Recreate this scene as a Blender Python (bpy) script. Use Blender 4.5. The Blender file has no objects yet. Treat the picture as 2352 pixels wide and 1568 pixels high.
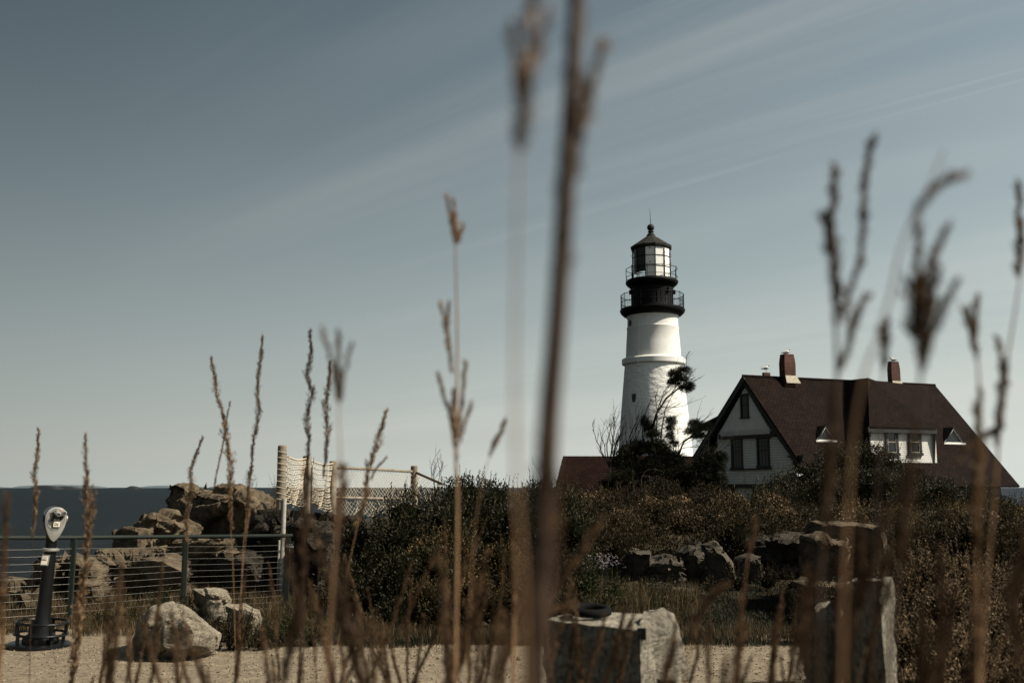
import bpy, bmesh, math, random
import numpy as np
from mathutils import Vector as V3, Matrix, noise
S = bpy.context.scene
COL = S.collection
R = math.radians
# ---------------------------------------------------------------- camera
FP, CX, CY = 2287.0, 1176.0, 784.0          # focal length and centre in photo pixels (2352 wide)
TH = math.atan(334/2287.0)
CT, ST = math.cos(TH), math.sin(TH)
CAM = V3((0, 0, 1.86))
cd = bpy.data.cameras.new('camera'); cam = bpy.data.objects.new('camera', cd); COL.objects.link(cam)
cam.location = CAM; cam.rotation_euler = (R(90)+TH, 0, 0)
cd.sensor_width = 36; cd.lens = 35.0; cd.clip_start = 0.05; cd.clip_end = 60000
cd.dof.use_dof = True; cd.dof.focus_distance = 20; cd.dof.aperture_fstop = 2.8
S.camera = cam
# ---------------------------------------------------------------- light
SUN_EL, SUN_AZ = 44, 103                     # azimuth clockwise from the view direction
sd = V3((math.cos(R(SUN_EL))*math.sin(R(SUN_AZ)), math.cos(R(SUN_EL))*math.cos(R(SUN_AZ)), math.sin(R(SUN_EL))))
ld = bpy.data.lights.new('sun', 'SUN'); ld.energy = 5.0; ld.angle = R(0.5); ld.color = (1, .93, .80)
sun = bpy.data.objects.new('sun', ld); COL.objects.link(sun)
sun.rotation_euler = sd.to_track_quat('Z', 'Y').to_euler(); sun.location = (30, -5, 30)
W = bpy.data.worlds.new('World'); S.world = W; W.use_nodes = True
nt = W.node_tree; nt.nodes.clear()
def wn(t, **k):
    n = nt.nodes.new(t)
    for a, b in k.items(): setattr(n, a, b)
    return n
sky = wn('ShaderNodeTexSky', sky_type='NISHITA'); sky.sun_disc = False
sky.sun_elevation = R(SUN_EL); sky.sun_rotation = R(SUN_AZ); sky.air_density = 1.0; sky.dust_density = 1.6; sky.ozone_density = 1.5
hsv = wn('ShaderNodeHueSaturation'); hsv.inputs['Hue'].default_value = .464; hsv.inputs['Saturation'].default_value = .74; hsv.inputs['Value'].default_value = .385
nt.links.new(sky.outputs[0], hsv.inputs['Color'])
tc = wn('ShaderNodeTexCoord'); sp = wn('ShaderNodeSeparateXYZ'); nt.links.new(tc.outputs['Generated'], sp.inputs[0])
def wm(op, a, b=None):
    n = wn('ShaderNodeMath', operation=op)
    for i, v in enumerate((a, b)):
        if v is None: continue
        if isinstance(v, (int, float)): n.inputs[i].default_value = v
        else: nt.links.new(v, n.inputs[i])
    return n.outputs[0]
zz = wm('ADD', wm('MAXIMUM', sp.outputs[2], 0.0), 0.06)
qx = wm('DIVIDE', sp.outputs[0], zz); qy = wm('DIVIDE', sp.outputs[1], zz)
ca, sa = math.sin(R(-49.5)), math.cos(R(-49.5))
al = wm('ADD', wm('MULTIPLY', qx, ca), wm('MULTIPLY', qy, sa))
ac = wm('ADD', wm('MULTIPLY', qx, sa), wm('MULTIPLY', qy, -ca))
OFF1, OFF2 = 47.1, 3.3
def cloud(sa_, sb_, lo, hi, amt, det, off):
    cb = wn('ShaderNodeCombineXYZ'); nt.links.new(wm('MULTIPLY', al, sa_), cb.inputs[0]); nt.links.new(wm('MULTIPLY', ac, sb_), cb.inputs[1]); cb.inputs[2].default_value = off
    nz = wn('ShaderNodeTexNoise'); nz.inputs['Scale'].default_value = 1; nz.inputs['Detail'].default_value = det; nz.inputs['Roughness'].default_value = .55; nz.inputs['Distortion'].default_value = .7
    nt.links.new(cb.outputs[0], nz.inputs['Vector'])
    mr = wn('ShaderNodeMapRange', interpolation_type='SMOOTHSTEP'); mr.inputs['From Min'].default_value = lo; mr.inputs['From Max'].default_value = hi; mr.inputs['To Max'].default_value = amt
    nt.links.new(nz.outputs[0], mr.inputs['Value'])
    return mr.outputs[0]
c = wm('MAXIMUM', cloud(.085, .55, .38, .74, .50, 9, OFF1), cloud(.17, 2.8, .47, .78, .26, 11, OFF2))
OFF3 = 12.9
pm = cloud(.22, .40, .38, .60, 1.0, 3, OFF3)
c = wm('MULTIPLY', wm('MULTIPLY', c, wm('ADD', wm('MULTIPLY', pm, .72), .28)), wm('ADD', .78, wm('MULTIPLY', sp.outputs[0], 2.0)))
mx = wn('ShaderNodeMix', data_type='RGBA'); nt.links.new(c, mx.inputs['Factor'])
vs_ = wn('ShaderNodeVectorMath', operation='SCALE'); nt.links.new(hsv.outputs[0], vs_.inputs[0]); nt.links.new(wm('ADD', 1.0, wm('MULTIPLY', sp.outputs[0], .85)), vs_.inputs['Scale'])
nt.links.new(vs_.outputs[0], mx.inputs['A']); mx.inputs['B'].default_value = (4.0, 4.05, 3.75, 1)
bg = wn('ShaderNodeBackground'); bg.inputs['Strength'].default_value = .10
# paler air towards the horizon, brighter on the sun's side
hz = wm('POWER', wm('SUBTRACT', 1.0, wm('MAXIMUM', wm('MINIMUM', sp.outputs[2], 1.0), 0.0)), 4.9)
hz = wm('MULTIPLY', hz, wm('ADD', .90, wm('MULTIPLY', sp.outputs[0], .62)))
m2 = wn('ShaderNodeMix', data_type='RGBA'); nt.links.new(hz, m2.inputs['Factor']); nt.links.new(mx.outputs['Result'], m2.inputs['A']); m2.inputs['B'].default_value = (4.35, 4.62, 4.28, 1)
nt.links.new(m2.outputs['Result'], bg.inputs['Color'])
wo = wn('ShaderNodeOutputWorld'); nt.links.new(bg.outputs[0], wo.inputs[0])
S.view_settings.view_transform = 'Standard'; S.view_settings.look = 'None'
S.view_settings.exposure = .6; S.view_settings.gamma = 1; S.view_settings.use_curve_mapping = False
S.render.engine = 'CYCLES'
# ---------------------------------------------------------------- photo-to-world helpers
def ray(px, py):
    x, u = (px-CX)/FP, (CY-py)/FP
    return V3((x, CT-u*ST, ST+u*CT))
def P(px, py, d):
    r = ray(px, py); return CAM+r*(d/r.y)
def hit(px, py, o, n):
    r = ray(px, py); return CAM+r*((o-CAM).dot(n)/r.dot(n))
def along(o, u, px):
    q = o-CAM; k = (px-CX)/FP
    return o+u*((k*(q.y*CT+q.z*ST)-q.x)/(u.x-k*(u.y*CT+u.z*ST)))
def zat(y, py):
    u = (CY-py)/FP
    return y*(u*CT+ST)/(CT-u*ST)+CAM.z
def ground(px, py, z=0): return hit(px, py, V3((0, 0, z)), V3((0, 0, 1)))
def sm(a, b, x):
    t = min(1, max(0, (x-a)/(b-a))); return t*t*(3-2*t)
def lerp(tab, x):
    if x <= tab[0][0]: return tab[0][1]
    for (a, b), (c_, d_) in zip(tab, tab[1:]):
        if x <= c_: return b+(d_-b)*(x-a)/(c_-a)
    return tab[-1][1]
# ---------------------------------------------------------------- objects
def tag(o, label=None, cat=None, group=None, kind=None):
    if label: o['label'] = label
    if cat: o['category'] = cat
    if group: o['group'] = group
    if kind: o['kind'] = kind
    return o
def thing(name, label, cat, loc=(0, 0, 0), group=None):
    o = bpy.data.objects.new(name, None); COL.objects.link(o); o.location = loc; o.empty_display_size = .2
    return tag(o, label, cat, group)
def put(name, me, mat, parent=None, local=False):
    o = bpy.data.objects.new(name, me); COL.objects.link(o)
    if mat: me.materials.append(mat)
    if parent:
        o.parent = parent
        if parent.type == 'EMPTY' and not local: o.matrix_parent_inverse = Matrix.Translation(-parent.location)
    return o
def copy_tree(o, parent=None):
    c_ = o.copy(); COL.objects.link(c_); c_.parent = parent
    for ch in list(o.children): copy_tree(ch, c_)
    return c_
class MB:
    def __init__(s): s.v = []; s.f = []
    def add(s, vs, fs):
        b = len(s.v); s.v += [tuple(v) for v in vs]; s.f += [tuple(b+i for i in f) for f in fs]; return s
    def box(s, c_, sz, ux=V3((1, 0, 0)), uy=V3((0, 1, 0)), uz=V3((0, 0, 1))):
        c_ = V3(c_); ux, uy, uz = [V3(a).normalized()*b/2 for a, b in zip((ux, uy, uz), sz)]
        vs = [c_+i*ux+j*uy+k*uz for k in (-1, 1) for i, j in ((-1, -1), (1, -1), (1, 1), (-1, 1))]
        return s.add(vs, [(3, 2, 1, 0), (4, 5, 6, 7), (0, 1, 5, 4), (1, 2, 6, 5), (2, 3, 7, 6), (3, 0, 4, 7)])
    def tube(s, pts, r, n=8, cap=True):
        pts = [V3(p) for p in pts]; rs = r if isinstance(r, (list, tuple)) else [r]*len(pts)
        b = len(s.v); ref = V3((0.13, 0.2, 1))
        for i, p in enumerate(pts):
            d = (pts[min(i+1, len(pts)-1)]-pts[max(i-1, 0)])
            if d.length < 1e-9: d = V3((0, 0, 1))
            d.normalize()
            rf = ref if abs(d.dot(ref.normalized())) < .95 else V3((1, 0, 0))
            a = d.cross(rf).normalized(); bb = d.cross(a)
            for k in range(n):
                t = 2*math.pi*k/n; s.v.append(tuple(p+(a*math.cos(t)+bb*math.sin(t))*rs[i]))
        for i in range(len(pts)-1):
            for k in range(n):
                k2 = (k+1) % n; s.f.append((b+i*n+k, b+i*n+k2, b+(i+1)*n+k2, b+(i+1)*n+k))
        if cap and n > 2:
            s.f.append(tuple(b+k for k in range(n))[::-1]); s.f.append(tuple(b+(len(pts)-1)*n+k for k in range(n)))
        return s
    def lathe(s, prof, o=(0, 0, 0), n=48, a0=0):
        b = len(s.v); o = V3(o)
        for r, z in prof:
            for k in range(n):
                t = a0+2*math.pi*k/n; s.v.append((o.x+r*math.cos(t), o.y+r*math.sin(t), o.z+z))
        for i in range(len(prof)-1):
            for k in range(n):
                k2 = (k+1) % n; s.f.append((b+i*n+k, b+i*n+k2, b+(i+1)*n+k2, b+(i+1)*n+k))
        s.f.append(tuple(b+k for k in range(n))[::-1]); s.f.append(tuple(b+(len(prof)-1)*n+k for k in range(n)))
        return s
    def ring(s, c_, Rr, r, n=40, m=8, ax=None, a0=0, a1=2*math.pi, sc=(1, 1)):
        c_ = V3(c_); closed = abs(a1-a0-2*math.pi) < 1e-6
        u, v = (V3((1, 0, 0)), V3((0, 1, 0))) if ax is None else ax
        w = u.cross(v); k_ = n if closed else n+1; b = len(s.v)
        for i in range(k_):
            t = a0+(a1-a0)*i/n; d = u*math.cos(t)*sc[0]+v*math.sin(t)*sc[1]; q = (u*math.cos(t)+v*math.sin(t))
            for j in range(m):
                p = 2*math.pi*j/m; s.v.append(tuple(c_+d*Rr+q*r*math.cos(p)+w*r*math.sin(p)))
        for i in range(n):
            i2 = (i+1) % k_
            for j in range(m):
                j2 = (j+1) % m; s.f.append((b+i*m+j, b+i2*m+j, b+i2*m+j2, b+i*m+j2))
        return s
    def poly(s, pts, off):            # flat polygon thickened by the vector off
        n = len(pts); off = V3(off); pts = [V3(p) for p in pts]
        return s.add(pts+[p+off for p in pts], [tuple(range(n))[::-1], tuple(range(n, 2*n))]+[(i, (i+1) % n, n+(i+1) % n, n+i) for i in range(n)])
    def build(s, name, mat, parent=None, smooth=False, local=False, bevel=0):
        me = bpy.data.meshes.new(name); me.from_pydata(s.v, [], s.f)
        bm = bmesh.new(); bm.from_mesh(me)
        if bevel: bmesh.ops.bevel(bm, geom=bm.edges[:]+bm.verts[:], offset=bevel, segments=2, affect='EDGES')
        bmesh.ops.recalc_face_normals(bm, faces=bm.faces); bm.to_mesh(me); bm.free()
        if smooth:
            for p in me.polygons: p.use_smooth = True
            try: me.set_sharp_from_angle(angle=R(38))
            except Exception: pass
        return put(name, me, mat, parent, local)
# ---------------------------------------------------------------- materials
def mat(name, col=(.5, .5, .5), rough=.7, spec=.3, metal=0, var=.0, vscale=3, col2=None, bump=0, bscale=20, detail=5):
    m = bpy.data.materials.new(name); m.use_nodes = True; t = m.node_tree; b = t.nodes['Principled BSDF']
    b.inputs['Base Color'].default_value = (*col, 1); b.inputs['Roughness'].default_value = rough
    b.inputs['Specular IOR Level'].default_value = spec; b.inputs['Metallic'].default_value = metal
    tcn = t.nodes.new('ShaderNodeNewGeometry')
    if col2 is None and var: col2 = tuple(c_*(1-var) for c_ in col)
    if col2:
        n = t.nodes.new('ShaderNodeTexNoise'); n.inputs['Scale'].default_value = vscale; n.inputs['Detail'].default_value = detail; n.inputs['Roughness'].default_value = .65
        t.links.new(tcn.outputs['Position'], n.inputs['Vector'])
        r = t.nodes.new('ShaderNodeValToRGB'); r.color_ramp.elements[0].position = .36; r.color_ramp.elements[1].position = .64
        r.color_ramp.elements[0].color = (*col2, 1); r.color_ramp.elements[1].color = (*col, 1)
        t.links.new(n.outputs[0], r.inputs[0]); t.links.new(r.outputs[0], b.inputs['Base Color'])
    if bump:
        n2 = t.nodes.new('ShaderNodeTexNoise'); n2.inputs['Scale'].default_value = bscale; n2.inputs['Detail'].default_value = 6
        t.links.new(tcn.outputs['Position'], n2.inputs['Vector'])
        bu = t.nodes.new('ShaderNodeBump'); bu.inputs['Strength'].default_value = 1; bu.inputs['Distance'].default_value = bump
        t.links.new(n2.outputs[0], bu.inputs['Height']); t.links.new(bu.outputs[0], b.inputs['Normal'])
    return m
def coursed(name, u, c1, c2, mortar, bw, rh, msize=.02, rough=.8, spec=.2, bump=.01, offset=.5, base=None, radial=None, weather=.35):
    """brick / shingle / clapboard courses laid along direction u on any upright or sloping face"""
    m = bpy.data.materials.new(name); m.use_nodes = True; t = m.node_tree; b = t.nodes['Principled BSDF']
    b.inputs['Roughness'].default_value = rough; b.inputs['Specular IOR Level'].default_value = spec
    g = t.nodes.new('ShaderNodeNewGeometry'); sp_ = t.nodes.new('ShaderNodeSeparateXYZ'); t.links.new(g.outputs['Position'], sp_.inputs[0])
    cb = t.nodes.new('ShaderNodeCombineXYZ')
    if radial:                                  # wrap round a tower axis
        sb = t.nodes.new('ShaderNodeVectorMath'); sb.operation = 'SUBTRACT'; sb.inputs[1].default_value = (radial[0], radial[1], 0); t.links.new(g.outputs['Position'], sb.inputs[0])
        s2 = t.nodes.new('ShaderNodeSeparateXYZ'); t.links.new(sb.outputs[0], s2.inputs[0])
        at = t.nodes.new('ShaderNodeMath'); at.operation = 'ARCTAN2'; t.links.new(s2.outputs[1], at.inputs[0]); t.links.new(s2.outputs[0], at.inputs[1])
        mu = t.nodes.new('ShaderNodeMath'); mu.operation = 'MULTIPLY'; mu.inputs[1].default_value = 2.8; t.links.new(at.outputs[0], mu.inputs[0]); t.links.new(mu.outputs[0], cb.inputs[0])
    else:
        d = t.nodes.new('ShaderNodeVectorMath'); d.operation = 'DOT_PRODUCT'; d.inputs[1].default_value = (u[0], u[1], 0); t.links.new(g.outputs['Position'], d.inputs[0]); t.links.new(d.outputs['Value'], cb.inputs[0])
    t.links.new(sp_.outputs[2], cb.inputs[1])
    br = t.nodes.new('ShaderNodeTexBrick'); br.inputs['Color1'].default_value = (*c1, 1); br.inputs['Color2'].default_value = (*c2, 1); br.inputs['Mortar'].default_value = (*mortar, 1)
    br.inputs['Scale'].default_value = 1; br.inputs['Mortar Size'].default_value = msize; br.inputs['Brick Width'].default_value = bw; br.inputs['Row Height'].default_value = rh; br.offset = offset
    br.inputs['Bias'].default_value = -.1; br.inputs['Mortar Smooth'].default_value = .3
    t.links.new(cb.outputs[0], br.inputs['Vector'])
    n = t.nodes.new('ShaderNodeTexNoise'); n.inputs['Scale'].default_value = .9; n.inputs['Detail'].default_value = 7; n.inputs['Roughness'].default_value = .7; t.links.new(g.outputs['Position'], n.inputs['Vector'])
    mr = t.nodes.new('ShaderNodeMapRange'); mr.inputs['From Min'].default_value = .3; mr.inputs['From Max'].default_value = .7; mr.inputs['To Min'].default_value = 1-weather; mr.inputs['To Max'].default_value = 1+weather*.4; t.links.new(n.outputs[0], mr.inputs[0])
    mm = t.nodes.new('ShaderNodeVectorMath'); mm.operation = 'SCALE'; t.links.new(br.outputs['Color'], mm.inputs[0]); t.links.new(mr.outputs[0], mm.inputs['Scale']); t.links.new(mm.outputs[0], b.inputs['Base Color'])
    bu = t.nodes.new('ShaderNodeBump'); bu.inputs['Distance'].default_value = bump; bu.inputs['Strength'].default_value = 1; bu.invert = True
    n3 = t.nodes.new('ShaderNodeTexNoise'); n3.inputs['Scale'].default_value = 6; t.links.new(g.outputs['Position'], n3.inputs['Vector'])
    ad = t.nodes.new('ShaderNodeMath'); ad.operation = 'MULTIPLY_ADD'; ad.inputs[1].default_value = .6; t.links.new(n3.outputs[0], ad.inputs[0]); t.links.new(br.outputs['Fac'], ad.inputs[2])
    t.links.new(ad.outputs[0], bu.inputs['Height']); t.links.new(bu.outputs[0], b.inputs['Normal'])
    return m
def leafmat(name, ramp, rough=.45, spec=.4, trans=.25):
    m = bpy.data.materials.new(name); m.use_nodes = True; t = m.node_tree; b = t.nodes['Principled BSDF']
    b.inputs['Roughness'].default_value = rough; b.inputs['Specular IOR Level'].default_value = spec
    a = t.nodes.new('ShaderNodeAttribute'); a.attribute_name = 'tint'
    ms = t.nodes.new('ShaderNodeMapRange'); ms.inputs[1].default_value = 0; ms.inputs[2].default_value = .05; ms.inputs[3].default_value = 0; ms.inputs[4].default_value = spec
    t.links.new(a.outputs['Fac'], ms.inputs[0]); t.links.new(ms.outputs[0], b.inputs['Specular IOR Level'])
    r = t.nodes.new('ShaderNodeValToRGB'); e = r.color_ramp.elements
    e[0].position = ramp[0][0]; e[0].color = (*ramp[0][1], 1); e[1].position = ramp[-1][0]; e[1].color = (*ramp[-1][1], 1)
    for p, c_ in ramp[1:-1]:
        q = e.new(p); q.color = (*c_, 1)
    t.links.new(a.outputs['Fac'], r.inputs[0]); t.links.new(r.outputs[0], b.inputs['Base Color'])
    tr = t.nodes.new('ShaderNodeBsdfTranslucent'); t.links.new(r.outputs[0], tr.inputs[0])
    mx_ = t.nodes.new('ShaderNodeMixShader'); mx_.inputs[0].default_value = trans
    t.links.new(b.outputs[0], mx_.inputs[1]); t.links.new(tr.outputs[0], mx_.inputs[2]); t.links.new(mx_.outputs[0], t.nodes['Material Output'].inputs[0])
    return m
U = V3((.93, .37, 0)).normalized()            # ridge direction of the keepers' house
G = V3((.57, -.82, 0)).normalized()           # direction of its gable wall, left to right
M = {}
M['white_brick'] = None
M['black'] = mat('black_paint', (.0045, .0045, .0045), .6, .12, var=.3, vscale=8)
M['bronze'] = mat('dark_roof_iron', (.028, .026, .021), .7, .15, var=.4, vscale=2)
M['panel'] = mat('white_curtain_panel', (.80, .78, .72), .6, .2, var=.10, vscale=1.6)
M['shadepanel'] = mat('shaded_lantern_panel', (.02, .02, .02), .3, .4)  # lantern's left side: shade put into a dark panel colour
M['shingle'] = coursed('roof_shingle', U, (.0175, .0092, .0064), (.0088, .0048, .0035), (.003, .0015, .001), .32, .17, .022, bump=.03, weather=.5, spec=.04)
M['shingle_cheek'] = coursed('cheek_shingle', G, (.018, .0085, .006), (.010, .005, .004), (.003, .0015, .0015), .32, .17, .014, bump=.02)
M['clap_gable'] = coursed('gable_clapboard', G, (.55, .56, .52), (.53, .54, .50), (.12, .12, .11), 60, .19, .012, bump=.01, weather=.15)
M['clap_dormer'] = coursed('dormer_clapboard', U, (.72, .70, .64), (.70, .68, .62), (.14, .13, .11), 60, .15, .013, bump=.012, weather=.12)
M['trim'] = mat('dark_green_brown_trim', (.022, .021, .017), .5, .35, var=.3, vscale=3)
M['stucco'] = mat('pale_gable_boards', (.60, .60, .57), .8, .2, var=.12, vscale=2)
M['glass'] = mat('dark_window_glass', (.012, .014, .016), .08, .5)
M['brick_u'] = coursed('chimney_brick', U, (.11, .042, .028), (.06, .025, .017), (.06, .042, .032), .24, .09, .012, bump=.012, weather=.5)
M['brick_g'] = coursed('chimney_brick_side', G, (.11, .042, .028), (.06, .025, .017), (.06, .042, .032), .24, .09, .012, bump=.012, weather=.5)
M['flash'] = mat('mortar_flashing', (.42, .37, .29), .8, .2, var=.3, vscale=4)
M['white'] = mat('white_trim_paint', (.72, .70, .65), .5, .3, var=.1)
M['redwall'] = coursed('red_shingle_wall', (1, 0, 0), (.028, .009, .009), (.018, .006, .006), (.02, .006, .006), .3, .16, .012, bump=.015)
M['redroof'] = coursed('low_roof_shingle', (1, 0, 0), (.020, .0092, .0065), (.011, .005, .004), (.004, .002, .002), .34, .19, .022, bump=.03, weather=.45, spec=.04)
M['granite'] = None
# ================================================================ LIGHTHOUSE
LD = 95.0
LT = P(1497, 640, LD); LT.z = 0
def lh(zy): return zat(LD, (740+zy/1.568)/1.6327)
def lr(zx): return zx/2.56/FP*LD
lz0 = -1.2
M['white_brick'] = coursed('painted_brick', (1, 0, 0), (.74, .73, .68), (.72, .71, .66), (.68, .67, .62), .42, .15, .010, bump=.007, radial=LT, weather=.13)
m = mat('painted_rubble', (.74, .73, .68), .75, .3, var=.06, vscale=.8)
t = m.node_tree; b = t.nodes['Principled BSDF']; g = t.nodes.new('ShaderNodeNewGeometry')
mp = t.nodes.new('ShaderNodeMapping'); mp.inputs['Scale'].default_value = (1.2, 1.2, 2.6); t.links.new(g.outputs['Position'], mp.inputs[0])
vo = t.nodes.new('ShaderNodeTexVoronoi'); vo.feature = 'F1'; vo.inputs['Scale'].default_value = 1.0; t.links.new(mp.outputs[0], vo.inputs['Vector'])
nn = t.nodes.new('ShaderNodeTexNoise'); nn.inputs['Scale'].default_value = 4; nn.inputs['Detail'].default_value = 5; t.links.new(mp.outputs[0], nn.inputs['Vector'])
ad = t.nodes.new('ShaderNodeMath'); ad.operation = 'MULTIPLY_ADD'; ad.inputs[1].default_value = -1.2; t.links.new(vo.outputs['Distance'], ad.inputs[0]); t.links.new(nn.outputs[0], ad.inputs[2])
bu = t.nodes.new('ShaderNodeBump'); bu.inputs['Distance'].default_value = .05; t.links.new(ad.outputs[0], bu.inputs['Height']); t.links.new(bu.outputs[0], b.inputs['Normal'])
M['rubble'] = m
root = thing('lighthouse', 'tall white round lighthouse tower with black lantern deck and galleries', 'lighthouse', (LT.x, LT.y, lz0))
O = (LT.x, LT.y, 0)
rb, rt = 93.5/FP*LD, lr(170)
MB().lathe([(rb*1.02, lz0), (rb, lz0+1), (84/FP*LD, lh(1500)), (lr(197), lh(1280)), (rt, lh(990))], O, 72).build('lower_tower', M['rubble'], root, True)
MB().lathe([(rt, lh(990)), (lr(186), lh(982)), (lr(187), lh(955)), (lr(182), lh(950)), (lr(163), lh(944))], O, 72).build('stone_band', M['white'], root, True)
up = MB().lathe([(lr(162.5), lh(948)), (lr(158), lh(860)), (lr(152), lh(780)), (lr(154), lh(776)), (lr(154), lh(768)), (lr(150.5), lh(764)), (lr(149), lh(728)), (lr(150), lh(716)), (lr(153), lh(712)), (lr(153), lh(706)), (lr(156), lh(703)), (lr(158), lh(693)), (lr(162), lh(690)), (lr(164), lh(680))], O, 72).build('upper_tower', M['white_brick'], root, True)
MB().lathe([(lr(158), lh(703)), (lr(172), lh(697)), (lr(186), lh(684)), (lr(193), lh(672)), (lr(193), lh(664)), (lr(189), lh(661)), (lr(120), lh(660))], O, 72).build('lower_gallery_deck', M['black'], root, True)
MB().lathe([(lr(126), lh(662)), (lr(126), lh(640)), (lr(124), lh(630)), (lr(124), lh(560)), (lr(127), lh(545)), (lr(127), lh(535)), (lr(130), lh(530))], O, 72).build('watch_room', M['black'], root, True)
wr = MB()
for a in range(0, 360, 12):
    a_ = R(a); wr.box((LT.x+lr(125.5)*math.cos(a_), LT.y+lr(125.5)*math.sin(a_), (lh(640)+lh(550))/2), (.02, .06, lh(550)-lh(640)), V3((math.cos(a_), math.sin(a_), 0)), V3((-math.sin(a_), math.cos(a_), 0)))
wr.build('plate_seams', M['black'], root)
for a in (-6, 186, 40, 140, -50, -130):
    kb = MB(); a_ = R(a); kb.box((LT.x+lr(130)*math.cos(a_), LT.y+lr(130)*math.sin(a_), lh(560)), (.3, .3, .42), V3((math.cos(a_), math.sin(a_), 0)), V3((-math.sin(a_), math.cos(a_), 0))); kb.build('vent_box', M['black'], root, bevel=.03)
MB().lathe([(lr(122), lh(545)), (lr(135), lh(528)), (lr(148), lh(518)), (lr(156), lh(508)), (lr(157), lh(500)), (lr(155), lh(495)), (lr(148), lh(489)), (lr(100), lh(488))], O, 72).build('upper_gallery_deck', M['black'], root, True)
def railing(name, zb, zt, rr, nb, nheavy, extra):
    m_ = MB(); h = zt-zb
    for z in extra: m_.ring((LT.x, LT.y, zb+h*z), rr, .03, 64, 6)
    for k in range(nb):
        a = 2*math.pi*(k+.3)/nb; x, y = LT.x+rr*math.cos(a), LT.y+rr*math.sin(a)
        hv = k % (nb//nheavy) == 0
        m_.tube([(x, y, zb), (x, y, zt+(.12 if hv else 0))], .035 if hv else .014, 5)
    return m_.build(name, M['black'], root)
railing('lower_railing', lh(664), lh(578), lr(187), 72, 9, (.06, .5, 1))
railing('upper_railing', lh(492), lh(424), lr(152), 9, 9, (.3, 1))
# lantern: twelve sides, edges every 30 degrees
N12 = 12; aoff = R(-90-18)                   # pane edge 18 deg left of the camera direction
cdirx, cdiry = -LT.x, -LT.y; base = math.atan2(cdiry, cdirx)
edges = [base+R(-18+30*k) for k in range(12)]   # angles growing anticlockwise from above = to the right as seen
zl0, zl1 = lh(488), lh(296); rl = lr(115)
fr = MB()
for a in edges:
    fr.box((LT.x+rl*math.cos(a), LT.y+rl*math.sin(a), (zl0+zl1)/2), (.06, .06, zl1-zl0), V3((math.cos(a), math.sin(a), 0)), V3((-math.sin(a), math.cos(a), 0)))
for z in (zl0+.05, lh(421), lh(361), zl1-.05):
    for i in range(12):
        p, q = [V3((LT.x+rl*math.cos(a), LT.y+rl*math.sin(a), z)) for a in (edges[i], edges[(i+1) % 12])]
        fr.tube([p, q], .03, 6)
lan = fr.build('lantern_frame', M['black'], root)
def pane(i, name, mt, z0, z1, rr=.985, x0=0, x1=1):
    p, q = [V3((LT.x+rl*rr*math.cos(a), LT.y+rl*rr*math.sin(a), 0)) for a in (edges[i], edges[(i+1) % 12])]
    p, q = p.lerp(q, x0), p.lerp(q, x1); n = (q-p).cross(V3((0, 0, 1))).normalized()
    return MB().poly([p+V3((0, 0, z0)), q+V3((0, 0, z0)), q+V3((0, 0, z1)), p+V3((0, 0, z1))], -n*.03).build(name, mt, root)
for i in (0, 1, 2, 3, 4): pane(i, 'white_blind', M['panel'], zl0+.02, zl1)
pane(11, 'shaded_blind', M['shadepanel'], lh(452), zl1, .98)
pane(10, 'shaded_blind', M['shadepanel'], lh(455), zl1, .98, .25, 1)
pane(9, 'shaded_blind', M['shadepanel'], lh(452), zl1, .97, .3, 1)
for i, zz_ in ((0, 320), (0, 402), (1, 345), (1, 395), (2, 345), (2, 402)):
    a = edges[i]+R(14 if i == 0 else 29); r_ = rl*.975
    sp_ = MB(); sp_.box((LT.x+r_*math.cos(a), LT.y+r_*math.sin(a), lh(zz_)), (.06, .09, .11), V3((math.cos(a), math.sin(a), 0)), V3((-math.sin(a), math.cos(a), 0))); sp_.build('vent_cover', M['black'], root)
for a in edges:
    for z in (345, 400): MB().tube([(LT.x+rl*math.cos(a), LT.y+rl*math.sin(a), lh(z)-.12), (LT.x+(rl+.14)*math.cos(a), LT.y+(rl+.14)*math.sin(a), lh(z)), (LT.x+rl*math.cos(a), LT.y+rl*math.sin(a), lh(z)+.12)], .02, 5).build('hand_grip', M['black'], root)
MB().lathe([(lr(118), lh(312)), (lr(124), lh(306)), (lr(126), lh(294)), (lr(120), lh(290)), (lr(70), lh(258)), (lr(27), lh(230)), (lr(26), lh(222)), (lr(22), lh(220)), (lr(20), lh(214))], O, 12, edges[0]).build('lantern_roof', M['bronze'], root)
fin = MB().lathe([(lr(20), lh(220)), (lr(14), lh(213)), (lr(13), lh(207)), (lr(19), lh(204)), (lr(19), lh(201)), (lr(12), lh(198))]+[(lr(22)*math.cos(R(a)), lh(178)+lr(22)*math.sin(R(a))) for a in range(-60, 90, 15)]+[(.02, lh(156))], O, 24)
fin.build('ball_finial', M['bronze'], root, True)
MB().tube([(LT.x, LT.y, lh(158)), (LT.x-.02, LT.y, lh(110)), (LT.x-.08, LT.y, lh(60))], [.035, .02, .008], 5).build('lightning_rod', M['black'], root)
def tower_spot(px, py, rad): # point on tower surface facing the camera at that pixel
    z = zat(LD-rad, py); x = (px-CX)/FP*LD*1.0
    k = (px-CX)/FP; yy = LD-rad
    for _ in range(6):
        x = k*(yy*CT+(z-CAM.z)*ST); dx = x-LT.x; yy = LT.y-math.sqrt(max(.01, rad*rad-dx*dx)); z = zat(yy, py)
    a = math.atan2(yy-LT.y, x-LT.x); return V3((x, yy, z)), V3((math.cos(a), math.sin(a), 0))
p, n = tower_spot(1457.5, 922, lr(183))
w_ = MB().box(p-n*.05, (.46, .3, 1.45), n.cross(V3((0, 0, 1))), n).build('window', M['trim'], root)
MB().box(p+n*.11, (.34, .03, 1.3), n.cross(V3((0, 0, 1))), n).build('pane', M['glass'], w_)
p, n = tower_spot(1447, 742, lr(152))
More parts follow.
